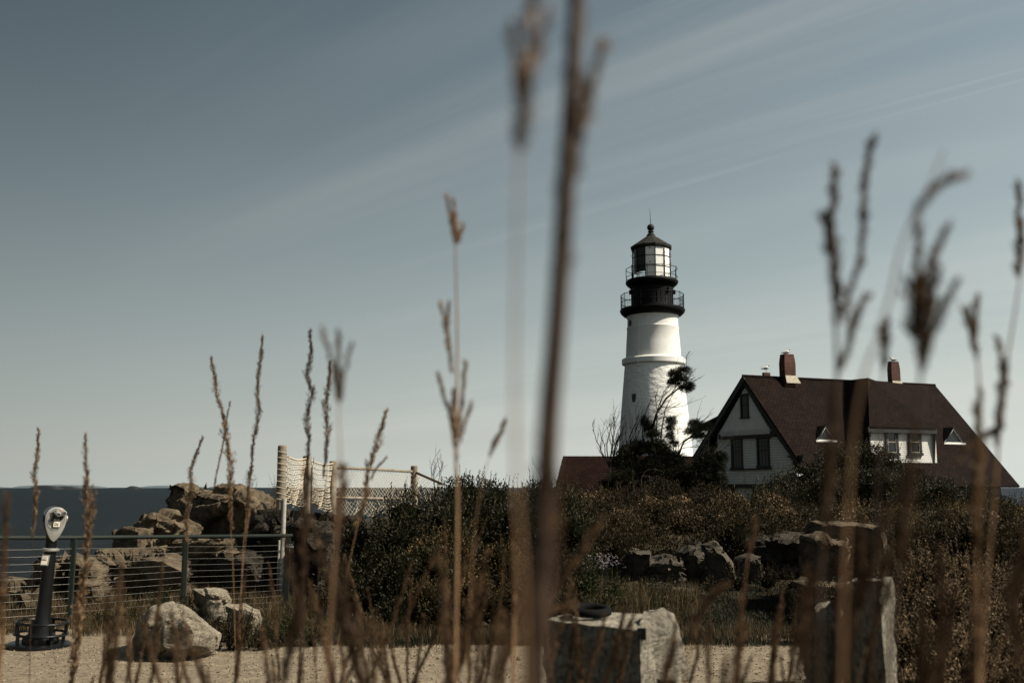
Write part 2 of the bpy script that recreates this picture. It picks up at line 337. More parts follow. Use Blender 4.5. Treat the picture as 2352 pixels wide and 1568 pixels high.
MB().ring(p+n*.0, .28, .05, 20, 6, (n.cross(V3((0, 0, 1))), V3((0, 0, 1))), sc=(.7, 1)).tube([p-n*.05, p+n*.03], .22, 16).build('porthole', M['trim'], root)
cp = []
for py, rr in ((735, 150), (770, 155), (800, 157), (820, 164), (826, 188), (838, 188), (842, 171), (900, 180), (980, 196), (1040, 215)):
    q, n = tower_spot(1468+(py-735)*-.02, py, lr(rr)); cp.append(q+n*.03)
MB().tube(cp, .03, 5).build('conduit', M['white'], root)
# ================================================================ KEEPERS' HOUSE
A = P(1705, 863, 75); UP = V3((0, 0, 1))
def rake(px, py, sgn):   # foot of the rake: on the vertical plane through A along G
    n = G.cross(UP); return hit(px, py, A, n)
FR, FL = rake(1838, 1062, 1), rake(1588, 1052, -1)
nM = (FR-A).cross(U).normalized(); nM = nM if nM.z > 0 else -nM
nN = (FL-A).cross(U).normalized(); nN = nN if nN.z > 0 else -nN
C1 = along(A, U, 1935); C4 = along(A, U, 2148)
HR = hit(2343, 1116, A, nM)
house = thing('keepers_house', "white gabled keepers' house with steep dark red shingle roof and two brick chimneys", 'house', (A.x+6, A.y+2, -1))
EL = HR-U*((HR-FR).dot(U)-.3)           # eave running back to the left gable
gd = (HR-C4); back = V3((C4.x, C4.y, C4.z))+V3((0, 0, 0))
nU = (UP.cross(U)).normalized()         # horizontal, away from camera
wR = abs((HR-C4).dot(nU)); HB = HR+nU*2*wR
TK = .16
roof = MB()
roof.poly([A, C4, HR, EL, FR], -nM*TK)
hipn = (HR-C4).cross(HB-C4).normalized(); hipn = hipn if hipn.z > 0 else -hipn
roof.poly([C4-UP*.01, HR-UP*.01, HB], -hipn*TK)
FLb = HB-U*((HB-FL).dot(U))
roof.poly([A, C4, HB, FL+U*.1, FL], -nN*TK)
rf = roof.build('roof', M['shingle'], house)
# ridge cap
rc = MB().tube([A+UP*.02, C4+UP*.02], .09, 6); rc.build('ridge_cap', M['shingle'], rf)
# ---- projecting roof of the big dormer
C2 = hit(1993, 867, C1, UP)
C3 = along(A, U, 2024)
off1 = -nU*2.6
eo = C2-nU*2.7; eL = hit(1997, 979, eo, nU); eL = V3(eL)
eR = along(eL, U, 2150)
C2r = along(C2, U, 2160)
dr = MB()
seat_n = nM
def onM(p, lift=0):                         # drop a point onto the main roof plane
    z = A.z-((p.x-A.x)*nM.x+(p.y-A.y)*nM.y)/nM.z; return V3((p.x, p.y, z+lift))
WR0 = C4-U*.15; 
dr.poly([C2, C3, WR0, eR], (0, 0, -.16))
dr.poly([C2-UP*.01, eR, eL], (0, 0, -.16))
dm = thing_d = dr.build('dormer_roof', M['shingle'], house)
dr = MB().poly([C1-UP*.005, C2-UP*.02, C3-UP*.005], (0, 0, -.1)).build('dormer_cap', M['shingle'], dm)
wo_ = eL+nU*.35; wallO = V3((wo_.x, wo_.y, 0))
cheek_d = (C2-C1).normalized()
wl = onM(eL+nU*.35)
ck = [C1-UP*.1, C2-UP*.1, eL-UP*.16, V3((wl.x, wl.y, wl.z-.3)), C1-UP*.9]
MB().poly(ck, U*.12).build('dormer_cheek', M['shingle_cheek'], house)
# right cheek
wr_ = onM(eR+nU*.35)
MB().poly([WR0-UP*.4, eR-UP*.18, V3((wr_.x, wr_.y, wr_.z-.3)), WR0-UP*1.0], U*-.12).build('dormer_cheek', M['shingle_cheek'], house)
# dormer front wall with two windows
nW = nU
def W2(px, py): return hit(px, py, wallO, nW)
wA, wB = W2(1998, 985), W2(2148, 985)
zt_ = eL.z-.1
zb_ = min(W2(2000, 1049).z, W2(2148, 1049).z)-.4
MB().poly([V3((wA.x, wA.y, zb_)), V3((wB.x, wB.y, zb_)), V3((wB.x, wB.y, zt_)), V3((wA.x, wA.y, zt_))], nW*.15).build('dormer_wall', M['clap_dormer'], house)
# fascia under the dormer eave, rows 976-990
a_, b_ = eL-U*.1, eR+U*.1
MB().poly([a_-UP*.02, b_-UP*.02, b_-UP*.42, a_-UP*.42], nW*.36).build('eave_board', M['trim'], house)
def win(px0, px1, py0, py1, plane, out, parent=house, mull=(1, 1), fw=.12, sill=True, lite=False, name='window'):
    p0, p1 = hit(px0, py1, *plane), hit(px1, py1, *plane); q0, q1 = hit(px0, py0, *plane), hit(px1, py0, *plane)
    e = (p1-p0); e.z = 0; w = e.length; e.normalize(); zb = (p0.z+p1.z)/2; zt = (q0.z+q1.z)/2; h = zt-zb
    n = out; c0 = V3((p0.x, p0.y, zb))
    f = MB()
    for x in (fw/2, w-fw/2): f.box(c0+e*x+UP*(h/2)+n*.04, (fw, .12, h), e, n)
    f.box(c0+e*(w/2)+UP*(h-fw*.7)+n*.045, (w+.05, .14, fw*1.4), e, n); f.box(c0+e*(w/2)+UP*(fw/2)+n*.06, (w+(.14 if sill else 0), .18, fw), e, n)
    for zx in (h*.55,): f.box(c0+e*(w/2)+UP*zx+n*.02, (w, .06, .07), e, n)
    for k in range(mull[0]):
        x = fw+(w-2*fw)*(k+1)/(mull[0]+1); f.box(c0+e*x+UP*(h/2)+n*.012, (.035, .04, h-.1), e, n)
    for k in range(mull[1]):
        zx = h*.55+(h*.45-fw)*(k+1)/(mull[1]+1); f.box(c0+e*(w/2)+UP*zx+n*.012, (w-.1, .04, .035), e, n)
    o = f.build(name, M['trim'], parent)
    MB().box(c0+e*(w/2)+UP*(h/2)+n*.006, (w-.04, .02, h-.04), e, n).build('pane', M['glass'], o)
    return o, c0, e, w, h
dpl = (wallO, nW)
for x0, x1 in ((2034, 2064), (2087, 2117)):
    o, c0, e, w, h = win(x0, x1, 984, 1046, dpl, -nW, mull=(0, 0), fw=.2)
    li = MB()
    for x in (.24, w-.24): li.box(c0+e*x+UP*(h*.45)-nW*.05, (.035, .05, h*.68), e, nW)
    li.box(c0+e*(w/2)+UP*(.24)-nW*.05, (w-.45, .05, .06), e, nW); li.box(c0+e*(w/2)+UP*(h*.5)-nW*.03, (w-.45, .05, .05), e, nW)
    li.build('sash', M['flash'], o)
# bracket corners beside window heads
for x0, sgn in ((2034, -1), (2064, 1), (2087, -1), (2117, 1)):
    p = W2(x0, 986)-nW*.06
    MB().poly([p, p+U*sgn*.32, p-UP*.35], -nW*.1).build('eave_bracket', M['trim'], house)
# ---- left gable wall
gO = A+U*.5; nG = (G.cross(UP)).normalized(); nG = nG if nG.dot(U) > 0 else -nG   # away from camera/left
def Gp(px, py, o=0): return hit(px, py, gO-U*o, nG)
top = Gp(1711.5, 889)
lowz = Gp(1650, 1112).z
lw = [Gp(1649.5, 1113), Gp(1836, 1113), Gp(1836, 1046), Gp(1793, 992), Gp(1780, 987), Gp(1655, 998), Gp(1620, 1040), Gp(1640, 1060)]
lw = [Gp(1649.5, 1113), Gp(1836, 1113), Gp(1816, 1048), Gp(1762, 972), Gp(1709, 892), Gp(1648, 1000)]
MB().poly(lw, nG*.1).build('gable_wall', M['clap_gable'], house)
# first floor behind the hedge
ff = [V3((q.x, q.y, z)) for q, z in ((Gp(1649, 1113, -.1), -1.2), (Gp(1836, 1113, -.1), -1.2), (Gp(1836, 1113, -.1), lowz), (Gp(1649, 1113, -.1), lowz))]
MB().poly(ff, nG*.3).build('ground_floor_wall', M['clap_gable'], house)
# body of the house
bc = [V3((q.x, q.y, 0)) for q in (Gp(1649, 1113, -.5), Gp(1836, 1113, -.5))]
e3 = HR-U*1.0+nU*.9; b3 = V3((e3.x, e3.y, 0)); b4 = HB-U*1.0-nU*.9; b4 = V3((b4.x, b4.y, 0))
s2 = bc[1]+U*.2; b2 = EL+U*2+nU*.9; b2 = V3((b2.x, b2.y, 0))
wallm = MB().poly([bc[0]-UP*1.2, bc[1]-UP*1.2, b2-UP*1.2, b3-UP*1.2, b4-UP*1.2], (0, 0, HR.z+1.75))
wallm.build('house_wall', M['trim'], house)
# upper gable panel with picket fringe
po = .22
up_ = [Gp(1655, 992, po), Gp(1766, 985, po), Gp(1711.5, 889, po)]
MB().poly(up_, nG*.2).build('gable_panel', M['stucco'], house)
pk = MB(); a_, b_ = Gp(1655, 990, po), Gp(1768, 983, po); L_ = (b_-a_).length; e = (b_-a_).normalized(); nP = 40
for k in range(nP):
    q = a_+e*(L_*(k+.5)/nP)
    pk.box(q-UP*.14-nG*.01, (L_/nP*.55, .05, .42), e, nG)
    pk.tube([q-UP*.35-nG*.01, q-UP*.42-nG*.01], [.06, .02], 5)
pk.build('picket_fringe', M['stucco'], house)
q0, q1 = Gp(1652, 1000, .12), Gp(1782, 992, .12)
MB().box((q0+q1)/2-UP*.12, ((q1-q0).length, .16, .42), (q1-q0), nG).build('belt_board', M['trim'], house)
gp = (gO, nG)
win(1682, 1708, 1003, 1077, gp, -nG, mull=(2, 2), fw=.14)
win(1741, 1770, 1001, 1074, gp, -nG, mull=(2, 2), fw=.14)
# frame that ties the two windows together
q0, q1 = Gp(1680, 1002), Gp(1772, 999); e = (q1-q0).normalized(); wd = (q1-q0).length
fb = MB().box((q0+q1)/2-UP*.06-nG*.1, (wd, .2, .3), e, nG); fb.build('window_head', M['trim'], house); fb = MB()
q2, q3 = Gp(1680, 1078), Gp(1772, 1076)
fb.box((q2+q3)/2-nG*.1, (wd+.1, .22, .12), (q3-q2), nG); fb.build('window_sill', M['trim'], house)
win(1703, 1721.5, 904, 961, (gO-U*(po), nG), -nG, mull=(0, 0), fw=.1)
q0, q1 = Gp(1647, 1115, .12), Gp(1838, 1115, .12)
MB().box((q0+q1)/2-UP*.02, ((q1-q0).length, .3, .26), (q1-q0), nG).build('floor_board', M['trim'], house)
for x0, x1 in ((1668, 1690), (1732, 1748), (1782, 1800)): win(x0, x1, 1120, 1160, (gO, nG), -nG, mull=(1, 1), fw=.12)
# rake boards (barge boards) in the plane of the roof ends
rk = MB()
for foot, n_ in ((FR, nM), (FL, nN)):
    d = (foot-A).normalized(); L_ = (foot-A).length
    rk.box(A+d*(L_/2)-n_*(TK+.13)+U*.03, (L_, .07, .3), d, G.cross(UP), n_)
rk.build('barge_board', M['trim'], house)
# soffit strips between barge board and wall
sf = MB()
for foot, n_ in ((FR, nM), (FL, nN)):
    d = (foot-A).normalized(); L_ = (foot-A).length
    sf.box(A+d*(L_/2)-n_*(TK+.02)+U*.30, (L_*.98, .55, .03), d, U, n_)
sf.build('soffit', M['trim'], house)
# eave return at the right foot
q = Gp(1822, 1048, .3); MB().poly([Gp(1806, 1046, .35), Gp(1845, 1044, .35), Gp(1842, 1060, .35), Gp(1822, 1056, .35)], U*.3).build('eave_return', M['trim'], house)
# small side gable at the far left
sgr = P(1644, 958, 80); s1 = P(1610, 974, 82)
MB().poly([s1, P(1648, 955, 80), P(1660, 975, 79), P(1644, 972, 80), P(1612, 979, 82)], (.4, 1.6, -.05)).build('side_roof', M['shingle'], house)
MB().poly([P(1630, 975, 80.5), P(1652, 972, 80.5), P(1652, 1040, 80.5), P(1628, 1030, 80.5)], (.4, 1.5, 0)).build('side_wall', M['clap_gable'], house)
# triangular dormers
def tri(pl, pr, pt, yb, n_, back):
    a_, b_, t_ = hit(pl, yb, A-0*n_, nM), hit(pr, yb, A, nM), hit(pt[0], pt[1], A, nM)
    e = U; w = (b_-a_).dot(U); mid = a_+U*(w/2)-nU*.12
    top_ = V3((mid.x, mid.y, 0)); top_.z = zat(mid.y, pt[1]); base_ = mid.z+.05
    l, r_ = mid-U*(w/2), mid+U*(w/2); l.z = r_.z = base_
    h = top_.z-base_
    m_ = MB()
    # two little roof slopes running back into the main roof
    for q in (l, r_):
        o_ = (q-top_).normalized()*.30
        m_.poly([top_+UP*.16, q+o_, q+o_+nU*(.2), top_+UP*.16+nU*(h/1.15+.6)], (0, 0, -.09))
    rr = m_.build('small_dormer_roof', M['trim'], house)
    f_ = MB(); ce = (l+r_+top_)/3
    for p_, q_ in ((l, top_), (r_, top_), (l, r_)): f_.tube([p_+nU*.08, q_+nU*.08], .045, 6)
    f_.poly([l-U*.15-nU*.04, r_+U*.15-nU*.04, r_+U*.15+nU*.3-UP*.0, l-U*.15+nU*.3], (0, 0, -.12))
    fo = f_.build('small_dormer_trim', M['white'], house)
    MB().poly([l+nU*.14, r_+nU*.14, top_+nU*.14], nU*.05).build('pane', M['glass'], fo)
tri(1876, 1916, (1895, 981), 1012, nM, 1)
tri(2169, 2211, (2188, 985), 1018, nM, 1)
# chimneys: (left px, corner px, right px, top row, base row)
def chimney(pl, pc, pr, yt, yb, d, capped=True, sill=True):
    c0 = P(pc, yb, d); zt = zat(c0.y, yt)
    gdir = -nU
    w = (along(c0, U, pr)-c0).length
    n2 = nU; lft = along(c0, nU, pl); dp = min(1.6, (lft-c0).length)
    z0 = c0.z-1.2; ctr = c0+U*(w/2)+nU*(dp/2)
    m_ = MB(); H = zt-z0
    prof = [(1, 0), (1, .80*1), (.93, .90), (.86, .955), (.85, 1.0)]
    if not capped: prof = [(1, 0), (1, 1)]
    rings = []
    for s_, h in prof:
        zc = z0+H*h
        rings.append([V3((ctr.x, ctr.y, zc))+U*(w/2*s_*i)+nU*(dp/2*s_*j) for i, j in ((-1, -1), (1, -1), (1, 1), (-1, 1))])
    vs = [q for r__ in rings for q in r__]; fs = [(3, 2, 1, 0), tuple(range(len(vs)-4, len(vs)))]
    for k in range(len(rings)-1):
        for i in range(4): fs.append((4*k+i, 4*k+(i+1) % 4, 4*k+4+(i+1) % 4, 4*k+4+i))
    m_.add(vs, fs); o = m_.build('chimney', M['brick_u'], rf)
    if sill:
        f_ = MB(); sk = c0-nU*.05; zf = c0.z
        f_.poly([sk+UP*.55-U*.0, sk+U*w+UP*.55, sk+U*(w+.25)-nU*.2-UP*.05, sk-U*.05-nU*.2-UP*.05], nU*.05)
        f_.build('flashing', M['flash'], rf)
    return V3((ctr.x, ctr.y, zt)), w, dp
ch1 = chimney(1791, 1804, 1829, 812, 878, 75.8)
ch2 = chimney(2040, 2050, 2070, 829, 890, 79.5)
ch3 = chimney(1751, 1755.5, 1770, 855, 868, 79.5, False, False)
# ---- long low roof in front of the tower
shed = thing('low_outbuilding', 'long low outbuilding with dark red shingle roof below the lighthouse', 'outbuilding', (10, 84, -1))
ra, rbb = P(1293, 1047, 84), P(1640, 1047, 84)
zz0 = ra.z
rr_ = MB().poly([ra, rbb, rbb+V3((0, -4.2, -3.6)), V3((ra.x-.75, ra.y-4.2, zz0-3.6))], (0, .1, -.15))
rr_.poly([ra, rbb, rbb+V3((0, 4.2, -3.6)), V3((ra.x-.75, ra.y+4.2, zz0-3.6))], (0, -.1, -.15)); rr_.build('roof', M['redroof'], shed)
MB().box(((ra.x+rbb.x)/2, 84, -.4), (rbb.x-ra.x-.5, 7.2, 2.6)).build('wall', M['redwall'], shed)
MB().add([ra+V3((-.1, 0, -.2)), V3((ra.x-.4, 84-3.9, zz0-3.5)), V3((ra.x-.4, 84+3.9, zz0-3.5))], [(0, 1, 2)]).build('gable_end', M['redwall'], shed)
link_ = thing('red_link_building', "dark red shingled passage beside the keepers' house wall", 'outbuilding', (15, 77, -1))
q0, q1 = P(1560, 1130, 77), P(1652, 1130, 77)
MB().box(((q0.x+q1.x)/2, 78.6, .2), (q1.x-q0.x, 3, zat(77, 1092)-.2+2-.6)).build('wall', M['redwall'], link_)
zt2 = zat(77, 1090)
MB().poly([(q0.x-.2, 76.8, zt2-.2), (q1.x, 76.8, zt2-.2), (q1.x, 78.8, zt2+.7), (q0.x-.2, 78.8, zt2+.7)], (0, 0, -.12)).poly([(q0.x-.2, 80.6, zt2-.2), (q1.x, 80.6, zt2-.2), (q1.x, 78.8, zt2+.69), (q0.x-.2, 78.8, zt2+.69)], (0, 0, -.12)).build('roof', M['redroof'], link_)
# ---- gulls
M['gull'] = mat('white_feathers', (.72, .70, .66), .7, .2); M['gullgrey'] = mat('grey_feathers', (.30, .31, .31), .7, .2); M['beak'] = mat('yellow_beak', (.55, .38, .08), .5)
def gull(c_, label, sit, face, sc=1.0):
    r_ = thing('gull', label, 'gull', c_, 'gulls on the chimneys'); m_ = bmesh.new()
    h = .0 if sit else .16
    # one skinned surface: tail, body, neck, head
    pts = [(-.30, 0, h+.10, .02), (-.20, 0, h+.11, .05), (-.08, 0, h+.13, .095), (.05, 0, h+.15, .105), (.14, 0, h+.20, .075), (.17, 0, h+.27, .045), (.19, 0, h+.33, .05), (.23, 0, h+.345, .04)]
    b_ = MB().tube([V3((x*face, y, z)) for x, y, z, _ in pts], [p[3] for p in pts], 12)
    b_.build('body', M['gull'], r_, True, local=True)
    w_ = MB()
    for s in (-1, 1): w_.tube([V3((.08*face, s*.085, h+.17)), V3((-.05*face, s*.10, h+.15)), V3((-.22*face, s*.06, h+.115)), V3((-.36*face, s*.02, h+.11))], [.03, .055, .035, .006], 8)
    w_.build('wing', M['gullgrey'], r_, True, local=True)
    MB().tube([V3((.25*face, 0, h+.345)), V3((.31*face, 0, h+.335))], [.014, .004], 6).build('beak', M['beak'], r_, local=True)
    if not sit:
        l_ = MB()
        for s in (-1, 1): l_.tube([V3((.02*face, s*.035, h+.08)), V3((.0, s*.035, 0))], .012, 5).box((.03*face, s*.035, .006), (.09, .05, .012))
        l_.build('leg', M['beak'], r_, local=True)
    r_.scale = (sc,)*3
    return r_
gull(ch3[0], 'white gull standing on the small left chimney stub', False, 1, 1.25)
gull(ch1[0], 'gull sitting on the tall chimney nearest the gable', True, 1, 1.25)
gull(ch2[0], 'gull sitting on the right chimney top', True, -1, 1.1)
# ================================================================ GROUND, SEA, ISLANDS
XE = [(12, -15), (15, -12.5), (17, -9.6), (20, -8.2), (24, -7.2), (34, -5.2), (60, 1), (90, 2), (112, 6), (114, 300)]
def hgt(x, y):
    z = .42*(1-sm(4.6, 7.2, y))
    z += sm(17, 25, y)*1.0*sm(-1, 1.5, x)*(1-sm(44, 60, y)*1.75)
    z += sm(17, 24, y)*.8*(1-sm(-1, 1.5, x))*(1-sm(40, 60, y))
    z += .05*noise.noise((x*.5, y*.5, 3))*sm(12.5, 15, y)
    e = lerp(XE, y); d = e-x
    z -= 13.5*sm(-.2, 5, d)
    if y > 20: z += .5*noise.noise((x*.12, y*.12, 0))*sm(45, 70, y)
    return z
SEA = -12.0
xs = np.concatenate([np.arange(-40, -14, 2.0), np.arange(-14, 14, .5), np.arange(14, 170, 5.0)])
ys = np.concatenate([np.arange(-60, 0, 6.0), np.arange(0, 40, .5), np.arange(40, 126, 3.0)])
vs = [(x, y, hgt(x, y)) for y in ys for x in xs]; nx = len(xs)
fs = [(j*nx+i, j*nx+i+1, (j+1)*nx+i+1, (j+1)*nx+i) for j in range(len(ys)-1) for i in range(nx-1)]
M['soil'] = mat('dry_soil', (.05, .038, .022), .95, .1, col2=(.022, .017, .010), vscale=2.2, bump=.03, bscale=9)
me = bpy.data.meshes.new('ground'); me.from_pydata(vs, [], fs); o = put('ground', me, M['soil']); tag(o, kind='structure')
M['sea'] = mat('sea_water', (.003, .006, .008), .45, .08)
t = M['sea'].node_tree; b = t.nodes['Principled BSDF']; g = t.nodes.new('ShaderNodeNewGeometry'); mp = t.nodes.new('ShaderNodeMapping'); mp.inputs['Scale'].default_value = (.22, .30, 1); t.links.new(g.outputs['Position'], mp.inputs[0])
n1 = t.nodes.new('ShaderNodeTexNoise'); n1.inputs['Scale'].default_value = 1.0; n1.inputs['Detail'].default_value = 8; n1.inputs['Roughness'].default_value = .68; t.links.new(mp.outputs[0], n1.inputs[0])
n2 = t.nodes.new('ShaderNodeTexNoise'); n2.inputs['Scale'].default_value = .06; n2.inputs['Detail'].default_value = 12; n2.inputs['Roughness'].default_value = .85; t.links.new(mp.outputs[0], n2.inputs[0])
bu = t.nodes.new('ShaderNodeBump'); bu.inputs['Distance'].default_value = 3.0; t.links.new(n1.outputs[0], bu.inputs['Height']); t.links.new(bu.outputs[0], b.inputs['Normal'])
mr = t.nodes.new('ShaderNodeMapRange'); mr.inputs[1].default_value = .35; mr.inputs[2].default_value = .65; mr.inputs[3].default_value = .25; mr.inputs[4].default_value = 2.3; t.links.new(n2.outputs[0], mr.inputs[0])
sc_ = t.nodes.new('ShaderNodeVectorMath'); sc_.operation = 'SCALE'; sc_.inputs[0].default_value = (.0018, .0038, .0050); t.links.new(mr.outputs[0], sc_.inputs['Scale']); t.links.new(sc_.outputs[0], b.inputs['Base Color'])
o = MB().add([(-40000, -2000, SEA), (40000, -2000, SEA), (40000, 26000, SEA), (-40000, 26000, SEA)], [(0, 1, 2, 3)]).build('sea', M['sea']); tag(o, kind='structure')
# gravel overlook
M['gravel'] = mat('pale_gravel', (.215, .172, .118), .95, .1, col2=(.145, .117, .082), vscale=5, bump=.012, bscale=55, detail=9)
t = M['gravel'].node_tree; b = t.nodes['Principled BSDF']
gq = t.nodes.new('ShaderNodeNewGeometry'); vv = t.nodes.new('ShaderNodeTexVoronoi'); vv.inputs['Scale'].default_value = 30; t.links.new(gq.outputs['Position'], vv.inputs['Vector'])
cr = t.nodes.new('ShaderNodeMapRange'); cr.inputs[1].default_value = 0; cr.inputs[2].default_value = 1; cr.inputs[3].default_value = .55; cr.inputs[4].default_value = 1.35; t.links.new(vv.outputs['Color'], cr.inputs[0])
src = b.inputs['Base Color'].links[0].from_socket; ss = t.nodes.new('ShaderNodeVectorMath'); ss.operation = 'SCALE'; t.links.new(src, ss.inputs[0]); t.links.new(cr.outputs[0], ss.inputs['Scale']); t.links.new(ss.outputs[0], b.inputs['Base Color'])
edge = [(-700, 1440), (0, 1432), (90, 1418), (170, 1412), (280, 1425), (330, 1455), (420, 1478), (520, 1486), (640, 1488), (730, 1478), (800, 1470), (870, 1473), (1000, 1480), (1200, 1482), (1400, 1482), (1560, 1476), (1650, 1452), (1760, 1444), (1850, 1448), (1950, 1480), (2300, 1560)]
rng = random.Random(4); top_e = []
for (x0, y0), (x1, y1) in zip(edge, edge[1:]):
    n_ = max(2, int((x1-x0)/14))
    for k in range(n_):
        f = k/n_; p = ground(x0+(x1-x0)*f, y0+(y1-y0)*f); top_e.append((p.x, p.y+rng.uniform(-.09, .09)))
rows = 10; vs = []; fs = []
for k in range(rows+1):
    for x, y in top_e: vs.append((x if k == 0 else x*(1-.0*k), y+(7.3-y)*k/rows, .004))
n_ = len(top_e)
for k in range(rows):
    for i in range(n_-1): fs.append((k*n_+i, k*n_+i+1, (k+1)*n_+i+1, (k+1)*n_+i))
me = bpy.data.meshes.new('gravel_path'); me.from_pydata(vs, [], fs); o = put('gravel_path', me, M['gravel']); tag(o, kind='structure')
# dirt trail slipping between the bushes
M['trail'] = mat('worn_dirt', (.15, .095, .055), .95, .1, col2=(.08, .052, .03), vscale=6, bump=.02, bscale=25)
tr = [((735, 1480), (870, 1478)), ((755, 1455), (850, 1452)), ((765, 1430), (825, 1428)), ((755, 1405), (805, 1404)), ((735, 1385), (780, 1384)), ((730, 1365), (765, 1364))]
vs = []; 
for l, r_ in tr:
    for q in (l, r_): p = ground(*q); vs.append((p.x, p.y, hgt(p.x, p.y)+.009))
o = MB().add(vs, [(2*i, 2*i+1, 2*i+3, 2*i+2) for i in range(len(tr)-1)]).build('dirt_trail', M['trail']); tag(o, kind='structure')
# pebbles
def icos(sub=1):
    bm = bmesh.new(); bmesh.ops.create_icosphere(bm, subdivisions=sub, radius=1); v = np.array([q.co[:] for q in bm.verts]); f = np.array([[q.index for q in p.verts] for p in bm.faces]); bm.free(); return v, f
def npmesh(name, V, Fc, mt, parent=None, tint=None, local=False, smooth=False):
    me = bpy.data.meshes.new(name); nv, nf, k = len(V), len(Fc), Fc.shape[1]
    me.vertices.add(nv); me.vertices.foreach_set('co', np.ascontiguousarray(V, dtype=np.float32).ravel())
    me.loops.add(nf*k); me.loops.foreach_set('vertex_index', np.ascontiguousarray(Fc, dtype=np.int32).ravel())
    me.polygons.add(nf); me.polygons.foreach_set('loop_start', np.arange(0, nf*k, k, dtype=np.int32))
    if smooth: me.polygons.foreach_set('use_smooth', np.ones(nf, dtype=bool))
    me.update(calc_edges=True)
    if tint is not None:
        a = me.attributes.new('tint', 'FLOAT', 'FACE'); a.data.foreach_set('value', np.ascontiguousarray(tint, dtype=np.float32))
    return put(name, me, mt, parent, local)
r0 = np.random.default_rng(11)
v1, f1 = icos(1); n_ = 5200
px_ = r0.uniform(-7.5, 6.5, n_); py_ = r0.uniform(8.6, 12.3, n_); s_ = r0.uniform(.004, .013, n_)*(1+(r0.random(n_) > .985)*1.6)
VV = v1[None]*s_[:, None, None]*r0.uniform(.6, 1.2, (n_, 1, 3))+np.stack([px_, py_, s_*.4+.004], 1)[:, None]
FF = f1[None]+np.arange(n_)[:, None, None]*len(v1)
M['pebble'] = leafmat('pebble_stone', [(0, (.08, .065, .045)), (1, (.26, .21, .15))], .9, .2, 0)
o = npmesh('pebbles', VV.reshape(-1, 3), FF.reshape(-1, 3), M['pebble'], None, np.repeat(r0.random(n_), len(f1))); tag(o, 'loose pebbles scattered over the pale gravel overlook', 'pebbles', kind='stuff')
# far islands
M['isle'] = mat('far_dark_trees', (.030, .034, .036), .95, .05, var=.3, vscale=.01); M['isle2'] = mat('hazed_far_shore', (.10, .125, .135), .95, .05)  # farthest coast: pale blue-grey haze put into its base colour
def isle(name, label, x0, x1, ytop, d, mt, seed):
    rg = random.Random(seed); n = 40; r_ = []
    for k in range(n+1):
        f = k/n; p = P(x0+(x1-x0)*f, 1118, d); h = max(.02, math.sin(math.pi*min(1, max(0, f)))**.35)
        ztop = SEA+(zat(d, ytop)-SEA)*h*(.86+.14*noise.noise((f*9, seed, 0))); r_.append((p.x, ztop))
    m_ = MB()
    for dy, s in ((-d*.006, .02), (-d*.004, .75), (0, 1), (d*.01, .8), (d*.014, .02)): m_.v += [(x, d+dy, SEA-.5+(z-SEA+.5)*s) for x, z in r_]
    for j in range(4): m_.f += [(j*(n+1)+i, j*(n+1)+i+1, (j+1)*(n+1)+i+1, (j+1)*(n+1)+i) for i in range(n)]
    o = m_.build(name, mt); tag(o, kind='structure')
isle('wooded_island', '', 70, 135, 1112.6, 6000, M['isle'], 1); isle('wooded_island', '', 120, 176, 1114.6, 6200, M['isle'], 2); isle('low_island', '', 290, 318, 1114.4, 6200, M['isle'], 3)
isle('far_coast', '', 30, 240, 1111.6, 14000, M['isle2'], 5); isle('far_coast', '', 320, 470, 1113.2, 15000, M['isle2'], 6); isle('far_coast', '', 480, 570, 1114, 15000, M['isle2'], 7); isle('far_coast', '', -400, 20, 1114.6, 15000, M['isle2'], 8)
def boat(label, px, py, L, wake=0):
    p = ground(px, py, SEA); r_ = thing('motor_boat', label, 'boat', p, 'boats far out on the sea')
    h = MB(); st = [(-.5, .16, .10), (-.2, .18, .1), (.2, .16, .11), (.42, .07, .14), (.5, .01, .16)]
    for x, w, z in st: h.v += [(x*L, -w*L, z*L), (x*L, -w*L*.6, 0), (x*L, w*L*.6, 0), (x*L, w*L, z*L)]
    for i in range(4): h.f += [(4*i+a, 4*i+(a+1) % 4, 4*i+4+(a+1) % 4, 4*i+4+a) for a in range(4)]
    h.f += [(0, 1, 2, 3), (19, 18, 17, 16)]; h.build('hull', M['white'], r_, local=True)
    MB().box((-.05*L, 0, .19*L), (.3*L, .2*L, .18*L)).build('cabin', M['white'], r_, local=True, bevel=.02*L)
    MB().box((-.04*L, 0, .215*L), (.31*L, .19*L, .06*L)).build('cabin_window', M['glass'], r_, local=True)
    if wake: MB().add([(-.45*L, -.2*L, .05), (-.45*L, .2*L, .05), (-L*wake, L*.5, .05), (-L*wake, -L*.5, .05)], [(0, 1, 2, 3)]).build('wake', M['white'], r_, local=True)
    return r_
q = boat('white motor boat nearest the dark wooded island', 110, 1121, 9); q.rotation_euler.z = R(60)
q = boat('tiny white boat right of the short low island', 344, 1120.5, 7); q.rotation_euler.z = R(40)
q = boat('white speedboat running with a long foam wake', 469, 1124, 7, 3.5); q.rotation_euler.z = R(180)
